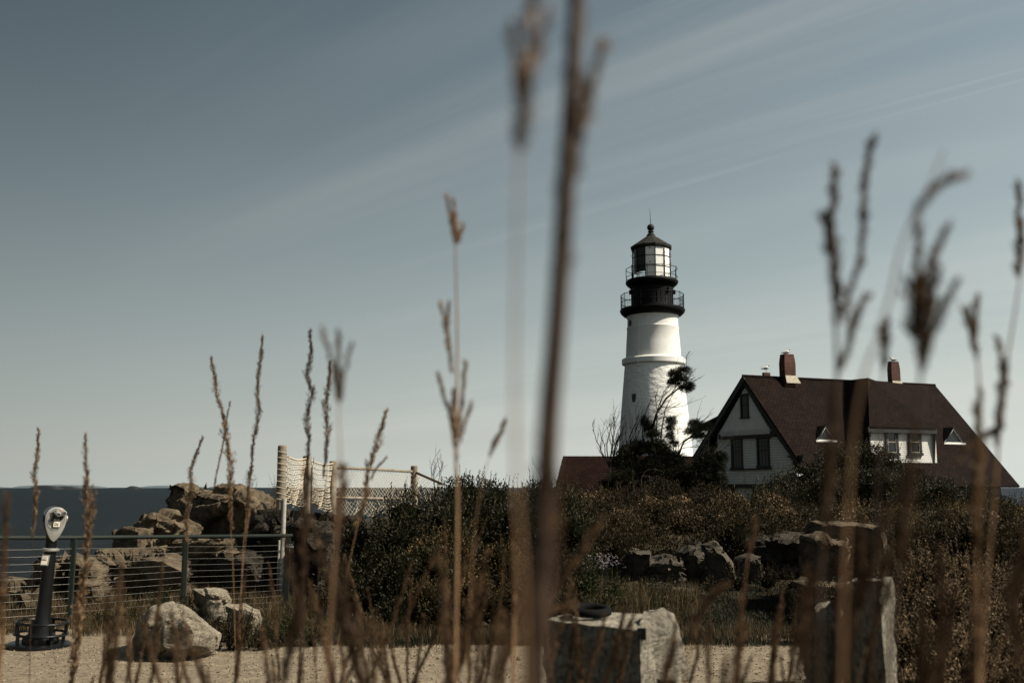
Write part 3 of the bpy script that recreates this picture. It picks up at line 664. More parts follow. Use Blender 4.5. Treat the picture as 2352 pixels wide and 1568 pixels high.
# ================================================================ ROCKS
def rockmat(name, c1, c2, c3, rough=.9, SPK=45, lo=.62, hi=1.25):
    m = bpy.data.materials.new(name); m.use_nodes = True; t = m.node_tree; b = t.nodes['Principled BSDF']; b.inputs['Roughness'].default_value = rough; b.inputs['Specular IOR Level'].default_value = .2
    g = t.nodes.new('ShaderNodeNewGeometry')
    n = t.nodes.new('ShaderNodeTexNoise'); n.inputs['Scale'].default_value = 2.4; n.inputs['Detail'].default_value = 9; n.inputs['Roughness'].default_value = .7; t.links.new(g.outputs['Position'], n.inputs[0])
    r = t.nodes.new('ShaderNodeValToRGB'); e = r.color_ramp.elements; e[0].position = .35; e[0].color = (*c1, 1); e[1].position = .68; e[1].color = (*c3, 1); q = e.new(.5); q.color = (*c2, 1)
    t.links.new(n.outputs[0], r.inputs[0])
    n4 = t.nodes.new('ShaderNodeTexNoise'); n4.inputs['Scale'].default_value = SPK; n4.inputs['Detail'].default_value = 4; t.links.new(g.outputs['Position'], n4.inputs[0])
    mr = t.nodes.new('ShaderNodeMapRange'); mr.inputs[1].default_value = .3; mr.inputs[2].default_value = .7; mr.inputs[3].default_value = lo; mr.inputs[4].default_value = hi; t.links.new(n4.outputs[0], mr.inputs[0])
    sc = t.nodes.new('ShaderNodeVectorMath'); sc.operation = 'SCALE'; t.links.new(r.outputs[0], sc.inputs[0]); t.links.new(mr.outputs[0], sc.inputs['Scale']); t.links.new(sc.outputs[0], b.inputs['Base Color'])
    mp = t.nodes.new('ShaderNodeMapping'); mp.inputs['Scale'].default_value = (1.5, 1.5, 6); mp.inputs['Rotation'].default_value = (.2, .12, 0); t.links.new(g.outputs['Position'], mp.inputs[0])
    n2 = t.nodes.new('ShaderNodeTexNoise'); n2.inputs['Scale'].default_value = 2.2; n2.inputs['Detail'].default_value = 10; n2.inputs['Roughness'].default_value = .72; t.links.new(mp.outputs[0], n2.inputs[0])
    bu = t.nodes.new('ShaderNodeBump'); bu.inputs['Distance'].default_value = .17; t.links.new(n2.outputs[0], bu.inputs['Height']); t.links.new(bu.outputs[0], b.inputs['Normal'])
    return m
M['rock'] = rockmat('brown_ledge_rock', (.06, .044, .028), (.14, .105, .066), (.25, .19, .12))
M['rockdark'] = rockmat('dark_ledge_rock', (.016, .013, .010), (.04, .032, .022), (.09, .07, .048))
M['rockpale'] = rockmat('pale_boulder', (.20, .165, .12), (.33, .28, .205), (.43, .37, .28), SPK=40, lo=.5, hi=1.35)
M['rockgrey'] = rockmat('grey_fractured_rock', (.04, .034, .026), (.085, .071, .053), (.15, .125, .092))
M['granite'] = rockmat('cut_granite', (.18, .16, .12), (.34, .30, .23), (.54, .48, .37), SPK=38, lo=.40, hi=1.45)
def hull_rock(name, label, cat, pts, seed, amp, cell, mt, group=None, strata=.5, extra=None, flat=False, style='smooth'):
    bm = bmesh.new()
    for p in pts: bm.verts.new(p)
    res = bmesh.ops.convex_hull(bm, input=bm.verts); bmesh.ops.delete(bm, geom=[e for e in set(res['geom_interior'])|set(res['geom_unused']) if isinstance(e, bmesh.types.BMVert)], context='VERTS')
    if extra:
        for ex in extra:
            b2 = bmesh.new()
            for p in ex: b2.verts.new(p)
            r2 = bmesh.ops.convex_hull(b2, input=b2.verts); bmesh.ops.delete(b2, geom=[e for e in set(r2['geom_interior'])|set(r2['geom_unused']) if isinstance(e, bmesh.types.BMVert)], context='VERTS')
            tm = bpy.data.meshes.new('t'); b2.to_mesh(tm); b2.free(); bm.from_mesh(tm); bpy.data.meshes.remove(tm)
    for _ in range(7):
        ee = [e for e in bm.edges if e.calc_length() > cell]
        if not ee or len(bm.verts) > 24000: break
        bmesh.ops.subdivide_edges(bm, edges=ee, cuts=1); bmesh.ops.triangulate(bm, faces=[f for f in bm.faces if len(f.verts) > 3])
    bm.normal_update(); mv = []
    for v in bm.verts:
        p = v.co; s = V3((seed*3.1, seed*1.7, seed))
        n = noise.fractal(p*(.9/cell*.12)+s, .9, 2.0, 5)
        rg = 1-abs(noise.noise(p*(.35/cell*.12*2)+s*2))*2
        st = noise.noise(V3((p.x*.6, p.y*.6, p.z*7+p.x*1.2))+s)
        if style == 'crag':
            w = noise.noise(p*1.3+s)*.12; q = V3((p.x*.8+p.z*.4+w, p.y*.8+w, p.z*1.9-p.x*.3))+s
            dd, pp = noise.voronoi(q); crk = 1-sm(.0, .10, dd[1]-dd[0]); cid = noise.cell(pp[0]*7.3)
            q2 = V3((p.x*3+p.z, p.y*3, p.z*6.5-p.x*.9))+s; d2, p2 = noise.voronoi(q2); c2 = noise.cell(p2[0]*5.1)
            mv.append(v.normal*amp*((cid-.5)*1.7-crk*.6+(c2-.5)*.30-(1-sm(0, .07, d2[1]-d2[0]))*.18+n*.15))
        else:
            dd, pp = noise.voronoi(V3((p.x*1.6+p.z, p.y*1.6, p.z*2.2-p.x*.6))+s); n -= .9*(1-sm(0, .09, dd[1]-dd[0])) if name == 'boulder' else 0
            w = noise.noise(p*9+s)+.5*noise.noise(p*21+s)
            mv.append(v.normal*amp*(n*.8+st*strata*.3+w*(.35 if 'granite' in name else .12)))
    for v, d in zip(bm.verts, mv): v.co += d
    me = bpy.data.meshes.new(name); bm.to_mesh(me); bm.free()
    if not flat:
        for p in me.polygons: p.use_smooth = True
        try: me.set_sharp_from_angle(angle=R(34))
        except Exception: pass
    o = put(name, me, mt); tag(o, label, cat, group); return o
def rock(name, label, outline, d, th, mt, seed, amp=.09, cell=.12, tilt=.22, group=None, cat='rock', down=.6, strata=.5, rnd=False):
    """a boulder whose widest outline is seen at distance d and which is th metres deep"""
    rg = random.Random(seed); cx = sum(p[0] for p in outline)/len(outline); cy = sum(p[1] for p in outline)/len(outline); ymin = min(p[1] for p in outline); ymax = max(p[1] for p in outline)
    pts = []
    if rnd:
        for x, y in outline:
            for sc, dz in ((1, .0), (.93, -.22), (.72, -.40), (.4, -.5), (.9, .3), (.6, .5)): pts.append(P(cx+(x-cx)*sc, y+(cy-y)*(1-sc)*(1 if y < cy else .15), d+th*dz))
    for x, y in ([] if rnd else outline):
        f = (ymax-y)/(ymax-ymin)
        sk = (.75 if seed < 12 else .35)*th*(x-cx)/(max(q_[0] for q_ in outline)-cx)
        pts.append(P(x, y, d+th*.45*f-sk*.5))
        pts.append(P(cx+(x-cx)*.9, y+(ymax-ymin)*tilt*f+rg.uniform(-2, 2), d-th*.12*rg.random()-sk+th*.25*(1-f)))
        q = P(cx+(x-cx)*.86, y+4+(ymax-ymin)*.1, d); q = q+V3((0, th*rg.uniform(.8, 1), 0)); pts.append(q)
    lowest = min(p.z for p in pts)
    for p in pts[:]:
        if p.z < lowest+.15: pts.append(p-V3((0, 0, down)))
    return hull_rock(name, label, cat, pts, seed, amp, cell, mt, group, strata, style='crag' if cat == 'rock' else 'smooth')
rk_ = [
 ('rock', 'largest dark slab rock on the cliff edge under the sky', [(368, 1150), (384, 1108), (460, 1103), (540, 1112), (590, 1140), (610, 1180), (600, 1240), (450, 1240), (380, 1190)], 22.5, 3.2, 'rock', 1),
 ('rock', 'rounded brown boulder leaning below the big cliff slab', [(295, 1200), (318, 1173), (348, 1167), (395, 1182), (432, 1207), (425, 1240), (300, 1240)], 20.5, 1.6, 'rock', 2),
 ('rock', 'small low rock left of the brown boulder by the rail', [(262, 1216), (285, 1213), (320, 1219), (325, 1240), (270, 1240)], 20, .9, 'rock', 3),
 ('rock', 'flat ledge stepping below the brown boulder behind the cables', [(270, 1236), (330, 1226), (430, 1222), (520, 1232), (560, 1262), (500, 1300), (300, 1290), (255, 1262)], 19.2, 2.2, 'rock', 4),
 ('rock', 'long ledge with a sunlit top edge behind the middle rail post', [(410, 1262), (500, 1258), (590, 1282), (600, 1330), (500, 1345), (420, 1330)], 18, 2.0, 'rockdark', 5),
 ('rock', 'broad sunlit ledge between the first rail post and the boulder', [(180, 1290), (215, 1262), (300, 1258), (380, 1270), (430, 1300), (400, 1350), (200, 1352)], 17.6, 2.0, 'rock', 6),
 ('rock', 'split tan rock right behind the viewer column', [(112, 1330), (122, 1280), (160, 1262), (200, 1285), (215, 1330), (215, 1385), (115, 1385)], 16.6, 1.5, 'rock', 7),
 ('rock', 'pointed tan rock showing left of the viewer column', [(60, 1345), (72, 1290), (95, 1268), (118, 1290), (125, 1380), (62, 1385)], 16.9, 1.2, 'rock', 8),
 ('rock', 'low crumbled shore rock at the far left by the water', [(-60, 1380), (-30, 1340), (20, 1322), (70, 1330), (90, 1370), (60, 1398), (-50, 1400)], 16.5, 1.6, 'rock', 9),
 ('rock', 'dark ledge block under the foot of the wooden net post', [(560, 1200), (590, 1168), (655, 1160), (720, 1168), (750, 1200), (740, 1340), (600, 1345), (570, 1300)], 18.4, 3.0, 'rockdark', 10),
 ('rock', 'sloping dark ledge between the big slab and the net post', [(520, 1240), (560, 1190), (610, 1180), (640, 1240), (630, 1330), (530, 1330)], 19.4, 2.4, 'rockdark', 21),
 ('rock', 'brown rock face under the slack net right of the post', [(700, 1200), (740, 1170), (830, 1180), (880, 1220), (880, 1340), (720, 1350)], 20.5, 2.8, 'rockdark', 11),
 ('rock', 'rough outcrop of thin layered stone left of the split block', [(1395, 1290), (1410, 1264), (1455, 1254), (1500, 1262), (1500, 1302), (1420, 1310)], 19, 1.4, 'rockgrey', 12),
 ('rock', 'low grey block in front of the tall split block', [(1470, 1318), (1480, 1284), (1530, 1270), (1575, 1278), (1580, 1330), (1540, 1352), (1485, 1345)], 18.4, 1.3, 'rockgrey', 13),
 ('rock', 'tall split grey block at the centre of the outcrop', [(1548, 1352), (1552, 1262), (1576, 1243), (1606, 1240), (1618, 1262), (1628, 1352)], 18.9, 1.3, 'rockgrey', 14),
 ('rock', 'leaning angular block against the right of the split block', [(1608, 1352), (1612, 1248), (1640, 1236), (1662, 1250), (1690, 1292), (1700, 1352)], 18.5, 1.2, 'rockgrey', 24),
 ('rock', 'squat dark block right of the leaning angular block', [(1690, 1352), (1695, 1290), (1722, 1268), (1752, 1276), (1765, 1352)], 18.8, 1.2, 'rockgrey', 25),
 ('rock', 'long slanting slab lying at the foot of the split block', [(1488, 1335), (1540, 1338), (1620, 1350), (1645, 1368), (1630, 1385), (1560, 1366), (1500, 1352)], 17.6, .9, 'rockgrey', 15),
 ('rock', 'dark broken ledge above the lawn patch', [(1655, 1350), (1650, 1256), (1720, 1220), (1800, 1208), (1890, 1216), (1900, 1345), (1780, 1352)], 19.4, 2.4, 'rockdark', 16),
 ('rock', 'flat capstone slab catching sun on the right outcrop', [(1888, 1212), (1900, 1196), (1960, 1190), (2035, 1204), (2038, 1218), (1990, 1232), (1895, 1222)], 15.4, 1.5, 'rock', 17),
 ('rock', 'square block jutting out under the flat capstone', [(1868, 1236), (1880, 1226), (1955, 1230), (1960, 1256), (1925, 1300), (1870, 1310)], 14.8, 1.1, 'rock', 18),
 ('rock', 'dark rock mass carrying the flat capstone slab', [(1900, 1226), (2045, 1218), (2070, 1330), (2040, 1380), (1900, 1380)], 15.6, 2.0, 'rockdark', 19),
 ('rock', 'thin bottom ledge above the right granite posts', [(1855, 1338), (1880, 1326), (1960, 1336), (1990, 1360), (1950, 1380), (1860, 1366)], 13.6, 1.0, 'rock', 20)]
for nm, lb, ol, d, th, mt, sd_ in rk_: rock(nm, lb, ol, d, th, M[mt], sd_, amp=(.05 if sd_ in (17, 18, 20) else .095) if mt != 'rockgrey' else .045, cell=.075, group='rocks of the cliff and outcrop', down=1.4 if sd_ < 12 or sd_ == 21 else .5, strata=.9)
rock('boulder', 'big pale rounded boulder resting on the gravel edge', [(303, 1482), (312, 1430), (345, 1394), (395, 1383), (438, 1398), (478, 1432), (503, 1458), (498, 1484), (440, 1494), (360, 1494)], 11.6, 1.2, M['rockpale'], 31, amp=.05, cell=.035, cat='boulder', rnd=True, down=.1, strata=.3)
rock('boulder', 'pale broken boulder behind the big rounded one', [(442, 1352), (470, 1348), (520, 1358), (533, 1376), (520, 1408), (500, 1412), (470, 1395), (448, 1375)], 14, .8, M['rockpale'], 32, amp=.06, cell=.04, cat='boulder', rnd=True, down=.3)
rock('boulder', 'low pale stone half hidden in dark weeds', [(520, 1392), (560, 1382), (600, 1396), (605, 1416), (590, 1440), (530, 1430)], 13.4, .6, M['rockpale'], 33, amp=.05, cell=.06, cat='boulder', rnd=True, down=.3)
rock('stone', 'small tan stone on the right edge of the lawn', [(1822, 1350), (1836, 1346), (1842, 1360), (1836, 1368), (1824, 1364)], 15, .2, M['rockpale'], 34, amp=.02, cell=.05, cat='stone', down=.02)
# ---- cut granite posts
def gz(x, y, py): return zat(y, py)
def slab(label, c0, c1, c2, b, tops, seed, extra=None, name='granite_post', amp=.024):
    """c0 near corner, c1 left corner, c2 right corner: (px,depth); tops = rows of the tops of c1,c0,c2,c3"""
    q = {}
    for k, (px, d) in (('0', c0), ('1', c1), ('2', c2)): q[k] = P(px, 1400, d)
    q['3'] = q['1']+q['2']-q['0']; pts = []
    bx = b
    for k, ty in zip(('1', '0', '2', '3'), tops):
        p = q[k]; pts += [V3((p.x, p.y, zat(p.y, ty)))]
        cxm = (q['0']+q['3'])/2; e = V3((p.x-cxm.x, p.y-cxm.y, 0)); pts += [V3((p.x+e.x*bx, p.y+e.y*bx, .0))]
    return hull_rock(name, label, 'granite post', pts, seed, amp, .028, M['granite'], None, .1, extra, flat=False)
# raised rounded shoulder on the right of the left block
lump = []
for px, py, d in ((1478, 1400, 5.05), (1525, 1394, 5.1), (1548, 1404, 5.15), (1558, 1430, 5.1), (1556, 1470, 5.0), (1480, 1470, 4.85), (1470, 1432, 4.8), (1500, 1402, 5.45), (1545, 1420, 5.45), (1490, 1440, 5.5)): lump.append(P(px, py, d))
for px, py, d in ((1500, 1560, 4.9), (1590, 1560, 5.1), (1560, 1560, 5.5)): lump.append(P(px, py, d))
slab('wide split granite post with a black iron ring on top', (1468, 4.62), (1256, 5.02), (1545, 5.35), .09, (1424, 1451, 1408, 1401), 41, [lump])
slab('tall narrow granite post nearest the right thicket', (2024, 4.55), (1938, 4.85), (2051, 4.85), .03, (1338, 1334, 1326, 1330), 42)
hd = [P(x, y, d) for x, y, d in ((1868, 1395, 5.0), (1880, 1382, 5.05), (1905, 1376, 5.1), (1928, 1386, 5.15), (1937, 1404, 5.2), (1932, 1428, 5.15), (1915, 1440, 5.0), (1880, 1436, 4.9), (1890, 1395, 5.35), (1925, 1410, 5.4))]
slab('shorter granite post with a rounded head beside the tall one', (1905, 4.9), (1838, 5.1), (1932, 5.25), .05, (1420, 1425, 1430, 1425), 43, [hd])
M['iron'] = mat('black_iron', (.006, .006, .006), .9, .08)
c_ = P(1358, 1402, 5.0); mr_ = MB().ring(c_+V3((0, .05, -.004)), .086, .021, 30, 10, ax=(V3((1, 0, -.03)), V3((0, 1, .08))))
o = mr_.build('iron_ring', M['iron'], None, True); tag(o, 'black iron mooring ring lying on the wide granite post', 'iron ring')
MB().box(P(1474, 1455, 4.63), (.035, .03, .05)).build('drill_hole', M['iron'], [x for x in COL.objects if x.get('label', '').startswith('wide split')][0])  # solid black block, its colour stands for the shade inside the hole
# ================================================================ CABLE RAIL FENCE
M['green'] = mat('dark_green_metal', (.020, .026, .021), .6, .12, var=.2); M['steel'] = mat('steel_cable', (.20, .19, .165), .5, .4, metal=.4)
def post_at(px, d, ytop, ybot): return P(px, ytop, d), P(px, ybot, d)
cf = thing('cable_fence', 'dark green metal railing with steel cables along the cliff edge', 'fence', (-5, 15, 0))
PT = [(-160, 12.6, 1233, 1215), (170, 14.2, 1232, 1411), (427, 15.0, 1230, 1384), (662, 15.5, 1228, 1381)]
tops = [P(x, yt+2, d) for x, d, yt, yb in PT]; nr = tops[1]+(tops[0]-tops[1])
gt = MB(); gt.tube([tops[0], tops[1], tops[2], P(672, 1230, 15.52)], .030, 10); gt.build('top_rail', M['green'], cf, True)
for i, (x, d, yt, yb) in enumerate(PT[1:]):
    t_, b_ = P(x, yt, d), P(x, yb, d); dz = (t_.z+.1)
    MB().box((t_.x, t_.y, (t_.z-.02-.05)/2), (.075, .05, t_.z-.02+.05)).build('fence_post', M['green'], cf, bevel=.006)
def zrow(d, py): return zat(d, py)
nw = 13
for k in range(nw):
    f = (k+1)/(nw+1.0)
    pts = []
    for j, (tp, s) in enumerate(zip(tops, (.096, .0965, .088, .0835))):
        pts.append(V3((tp.x, tp.y, tp.z-.055-s*(k+1))))
    pts[-1] = pts[-1]+V3((-.04, 0, 0))
    fine = []
    for a_, b_ in zip(pts, pts[1:]):
        for q in range(6): w = q/6; p = a_.lerp(b_, w); p.z -= .008*math.sin(math.pi*w); fine.append(p)
    fine.append(pts[-1])
    MB().tube(fine, .0023, 5).build('cable', M['steel'], cf)
def text(body, size, loc, xdir, up_, mt, parent, name='lettering', ext=.0015):
    cu = bpy.data.curves.new(name, 'FONT'); cu.body = body; cu.size = size; cu.extrude = ext; cu.align_x = 'CENTER'; cu.align_y = 'CENTER'
    tmp = bpy.data.objects.new('tmp', cu); me = bpy.data.meshes.new_from_object(tmp); bpy.data.objects.remove(tmp); bpy.data.curves.remove(cu)
    x = xdir.normalized(); z = x.cross(up_).normalized(); y = z.cross(x); mt4 = Matrix((x, y, z)).transposed().to_4x4(); mt4.translation = loc; me.transform(mt4)
    return put(name, me, mt, parent)
pl = P(667, 1253, 15.44)
pn = [c for c in cf.children if c.name.startswith('fence_post')][-1]
sg = MB().box(P(664, 1255, 15.465), (.14, .012, .16)).build('fence_sign', M['green'], pn)
text('------', .05, P(665, 1249.6, 15.455), V3((1, 0, 0)), UP, M['white'], sg); text('Fence', .052, P(665, 1254.5, 15.455), V3((1, 0, 0)), UP, M['white'], sg); text('(', .06, P(665, 1262, 15.455), V3((1, 0, 0)), UP, M['white'], sg)
# pipe sleeve below the wooden post
M['wood'] = mat('weathered_wood', (.26, .22, .165), .85, .2, col2=(.14, .115, .085), vscale=4, bump=.012, bscale=14)
M['galv'] = mat('galvanised_pipe', (.40, .37, .31), .6, .4, var=.45, vscale=7)
M['net'] = mat('sun_bleached_net_wire', (.62, .52, .38), .6, .3, var=.25, vscale=5)
nf = thing('net_fence', 'chain-link net fence on wooden posts running back along the cliff', 'fence', (-4, 18, 0))
def wpost(px, yt, yb, d, r_):
    t_, b_ = P(px, yt, d), P(px, yb, d)
    MB().tube([V3((t_.x+.01, t_.y, b_.z)), V3((t_.x, t_.y, t_.z-.06)), V3((t_.x, t_.y, t_.z-.015)), t_], [r_*1.05, r_, r_*.96, r_*.7], 16).build('wooden_post', M['wood'], nf, True); return V3(t_)
n1 = wpost(648.5, 1022, 1170, 17.2, .078); n2_ = wpost(705, 1046, 1180, 22, .09); n3 = wpost(765.5, 1058, 1190, 27, .10); n4_ = wpost(951.5, 1069, 1180, 30, .105)
q = P(652, 1165, 17.15); MB().tube([V3((q.x, q.y, q.z+.15)), V3((q.x, q.y, 0))], .042, 12).build('steel_pipe', M['galv'], nf, True)
q = P(644, 1240, 17.3); MB().tube([V3((q.x-.02, q.y, q.z)), V3((q.x-.02, q.y, 0))], .022, 8).build('steel_pipe', M['galv'], nf, True)
def chain(a, b_, za, zb_, zla, zlb, mesh, name='net', sag=.0, wire=.0042, mz=None, wb=1.0):
    """diamond mesh between two uprights; top heights za/zb, bottom heights zla/zlb"""
    L_ = (V3((b_.x, b_.y, 0))-V3((a.x, a.y, 0))).length; nc = max(4, int(L_/mesh)); m_ = MB(); rg = random.Random(3)
    zmin = min(zla, zlb); nrow = int((max(za, zb_)-zmin)/(mz or mesh))
    wob = lambda u, v: .05*math.sin(u*9+v*3)+.03*math.sin(u*23)
    nrm = V3((-(b_.y-a.y), b_.x-a.x, 0)).normalized()
    def pt(i, j):
        u = i/nc; zt = za+(zb_-za)*u-sag*math.sin(math.pi*u); zl = zla+(zlb-zla)*u+.06*math.sin(i*.9); v = j/nrow
        return V3((a.x+(b_.x-a.x)*u, a.y+(b_.y-a.y)*u, zt+(zl-zt)*v))+nrm*(wob(u*3, v*4)*v*wb)+V3((0, 0, .012*math.sin(i*1.3+j*.4)*wb))
    for i in range(nc):
        z_ = []
        for j in range(nrow+1): p = pt(i+(.5 if j % 2 else -.5)+.5, j); z_.append(p)
        m_.tube(z_, wire, 3, False)
    for i in range(nc):
        z_ = []
        for j in range(nrow+1): z_.append(pt(i+(.5 if j % 2 == 0 else -.5)+.5, j)+nrm*.004)
        m_.tube(z_, wire, 3, False)
    return m_.build(name, M['net'], nf)
def zz2(p, py): return zat(p.y, py)
def netting(a, b_, za, zb_, zla, zlb, dz, nm='net', wire=.0065, seed=1):
    """slack knotted netting: many loose horizontal cords crossed by thinner upright ones"""
    m_ = MB(); rg = random.Random(seed); L_ = (V3((b_.x, b_.y, 0))-V3((a.x, a.y, 0))).length; nrm = V3((-(b_.y-a.y), b_.x-a.x, 0)).normalized()
    nr = int((za-zla)/dz); nu = int(L_/.09)
    def pt(u, v, w=0):
        zt = za+(zb_-za)*u-.07*math.sin(math.pi*u); zl = zla+(zlb-zla)*u+.05*math.sin(u*13)
        return V3((a.x+(b_.x-a.x)*u, a.y+(b_.y-a.y)*u, zt+(zl-zt)*v+w))+nrm*(.10*v*math.sin(u*7+v*3)+.04*v*math.sin(u*19+1))
    for j in range(nr+1):
        v = j/nr; ph = rg.uniform(0, 6)
        m_.tube([pt(i/nu, v, .013*math.sin(i*2.1+j*3.14+ph*.2)+rg.uniform(-.004, .004)) for i in range(nu+1)], wire*rg.uniform(.7, 1.25) if j else wire*1.8, 4, False)
    for i in range(0, nu+1, 2): m_.tube([pt((i+(.7 if j % 2 else -.3))/nu if 0 < i < nu else i/nu, j/nr) for j in range(nr+1)], wire*.5, 3, False)
    return m_.build(nm, M['net'], nf)
netting(n1, n2_, zz2(n1, 1040), zz2(n2_, 1052), zz2(n1, 1163), zz2(n2_, 1156), .047, seed=1)
netting(n2_, n3, zz2(n2_, 1052), zz2(n3, 1064), zz2(n2_, 1156), zz2(n3, 1172), .055, seed=2, wire=.008)
chain(n3, n4_, zz2(n3, 1072), zz2(n4_, 1080), zz2(n3, 1180), zz2(n4_, 1185), .13, wire=.0065)
n5 = P(1020, 1120, 29); chain(n4_, n5, zz2(n4_, 1080), zz2(n5, 1108), zz2(n4_, 1175), zz2(n5, 1170), .13, wire=.0065)
MB().tube([P(766, 1073, 27), P(860, 1077, 28.4), P(951, 1083, 30), P(1018, 1112, 29)], .04, 8).build('top_pole', M['wood'], nf, True)
MB().tube([P(766, 1142, 27), P(951, 1146, 30)], .035, 8).build('lower_pole', M['wood'], nf, True)
# lacing round the first post
lc = MB(); a_ = n1
for k in range(9):
    z = zz2(n1, 1042)-k*.1; lc.tube([V3((a_.x+.09*math.cos(t_), a_.y+.09*math.sin(t_), z-.02*t_)) for t_ in [i*.5-2.2 for i in range(8)]]+[V3((a_.x+.16, a_.y+.05, z-.04))], .005, 4)
lc.build('lacing', M['net'], nf)
# ================================================================ COIN VIEWER
M['gloss'] = mat('glossy_black_enamel', (.005, .005, .005), .30, .3); M['chrome'] = mat('cast_silver', (.50, .49, .45), .38, .5, metal=.75, var=.2, vscale=14); M['face'] = mat('hammered_silver_face', (.34, .32, .28), .5, .5, metal=.5, var=.25, vscale=40, bump=.003, bscale=90)
M['paper'] = mat('cream_paper', (.62, .56, .45), .7, .2); M['ink'] = mat('dark_ink', (.03, .03, .03), .7); M['pink'] = mat('faded_pink_sticker', (.45, .22, .20), .7)
bp = ground(91, 1485); vw = thing('coin_viewer', 'black coin-operated binocular viewer with silver face on a footring stand', 'viewer', bp)
L = dict(local=True)
MB().lathe([(.345, 0), (.35, .02), (.345, .045), (.30, .055)], n=40).build('base_disc', M['gloss'], vw, True, **L)
MB().lathe([(.20, .05), (.20, .10), (.17, .13), (.12, .17), (.105, .25), (.085, .32), (.076, .5), (.066, 1.08), (.066, 1.10)], n=32).build('column', M['gloss'], vw, True, **L)
fr_ = MB(); fr_.ring((0, 0, .285), .285, .016, 44, 8); fr_.ring((0, 0, .155), .29, .016, 44, 8)
for a in range(0, 360, 45): fr_.box((.287*math.cos(R(a)), .287*math.sin(R(a)), .22), (.03, .03, .14), V3((math.cos(R(a)), math.sin(R(a)), 0)), V3((-math.sin(R(a)), math.cos(R(a)), 0)))
for a in range(22, 360, 60): fr_.box((.245*math.cos(R(a)), .245*math.sin(R(a)), .10), (.04, .035, .12), V3((math.cos(R(a)), math.sin(R(a)), 0)), V3((-math.sin(R(a)), math.cos(R(a)), 0)))
fr_.build('foot_ring', M['gloss'], vw, True, **L)
MB().lathe([(.066, 1.10), (.098, 1.112), (.10, 1.125), (.098, 1.135), (.066, 1.145)], n=32).build('collar', M['chrome'], vw, True, **L)
MB().lathe([(.062, 1.14), (.062, 1.26), (.075, 1.30)], n=24).build('neck', M['gloss'], vw, True, **L)
yaw = R(33); fx = V3((math.cos(yaw), math.sin(yaw), 0)); fn = V3((math.sin(yaw), -math.cos(yaw), 0)); hc = V3((.012, 0, 0))
def egg(s, k=36):   # teardrop outline, wide and round on top, pointed below
    o_ = []
    for i in range(k):
        t_ = 2*math.pi*i/k; x = math.cos(t_); z = math.sin(t_)
        w = .118*(1-.0*z) if z > 0 else .118*(1-abs(z)**2.1*.35)
        zz3 = z*.125 if z > 0 else z*.275
        if z > 0: x = math.copysign(abs(x)**.8, x)
        o_.append((x*w*s, zz3*s))
    return o_
def layer(s, dn, zc=1.50): return [hc+fx*x+fn*dn+UP*(zc+z) for x, z in egg(s)]
hm = MB(); ly = [layer(.55, -.26, 1.53), layer(.85, -.22, 1.52), layer(.97, -.12, 1.505), layer(1.0, .02), layer(1.0, .05)]
n_ = 36
for q in ly: hm.v += [tuple(p) for p in q]
for j in range(len(ly)-1):
    for i in range(n_): hm.f.append((j*n_+i, j*n_+(i+1) % n_, (j+1)*n_+(i+1) % n_, (j+1)*n_+i))
hm.f.append(tuple(range(n_))); hm.f.append(tuple((len(ly)-1)*n_+i for i in range(n_)))
hd_ = hm.build('head_housing', M['gloss'], vw, True, **L)
hm = MB(); ly = [layer(1.015, .045), layer(1.02, .06), layer(.99, .072), layer(.93, .074)]
for q in ly: hm.v += [tuple(p) for p in q]
for j in range(3):
    for i in range(n_): hm.f.append((j*n_+i, j*n_+(i+1) % n_, (j+1)*n_+(i+1) % n_, (j+1)*n_+i))
hm.f.append(tuple(range(n_))); hm.f.append(tuple(3*n_+i for i in range(n_)))
fp = hm.build('front_plate', M['chrome'], vw, True, **L)
def fpnt(x, z, d=.08): return hc+fx*x+fn*d+UP*z
def PU(m_, name, mt, parent=fp, **k): return m_.build(name, mt, parent, **k)
ov = MB(); ov.v = [tuple(fpnt(.095*math.cos(R(a)), 1.485+.125*math.sin(R(a)), .072)) for a in range(0, 360, 10)]+[tuple(fpnt(.095*math.cos(R(a)), 1.485+.125*math.sin(R(a)), .078)) for a in range(0, 360, 10)]
ov.f = [tuple(range(36))[::-1], tuple(range(36, 72))]+[(i, (i+1) % 36, 36+(i+1) % 36, 36+i) for i in range(36)]
PU(ov, 'oval_face', M['face'])
PU(MB().ring(fpnt(0, 1.485, .078), 1, .004, 40, 6, ax=(fx, UP), sc=(.096, .126)), 'oval_rim', M['chrome'])
PU(MB().poly([fpnt(-.07, 1.56), fpnt(-.02, 1.57), fpnt(-.02, 1.47), fpnt(-.045, 1.46), fpnt(-.068, 1.50)], fn*.006), 'coin_shield', M['ink'])
PU(MB().box(fpnt(.04, 1.555, .10), (.13, .05, .06), fx, fn), 'eyepiece_bracket', M['chrome'], bevel=.012)
for x, z in ((.012, 1.545), (.075, 1.56)):
    ey = PU(MB().tube([fpnt(x, z, .09), fpnt(x, z, .15), fpnt(x, z, .155)], [.026, .027, .022], 18), 'eyepiece', M['chrome'], smooth=True)
    MB().tube([fpnt(x, z, .15), fpnt(x, z, .157)], .018, 16).build('lens', M['ink'], ey)
PU(MB().ring(fpnt(-.01, 1.575, .09), .022, .008, 20, 6, ax=(fx, UP)), 'focus_wheel', M['chrome'])
PU(MB().poly([fpnt(.03, 1.585, .128), fpnt(.065, 1.585, .128), fpnt(.06, 1.60, .128), fpnt(.035, 1.602, .128)], fn*.004), 'sticker', M['pink'])
PU(MB().tube([fpnt(.0, 1.50), fpnt(.0, 1.50, .11)], .026, 18), 'coin_dial', M['ink'], smooth=True)
PU(MB().tube([fpnt(.045, 1.505), fpnt(.045, 1.505, .105)], .03, 18), 'lock_dial', M['gloss'], smooth=True)
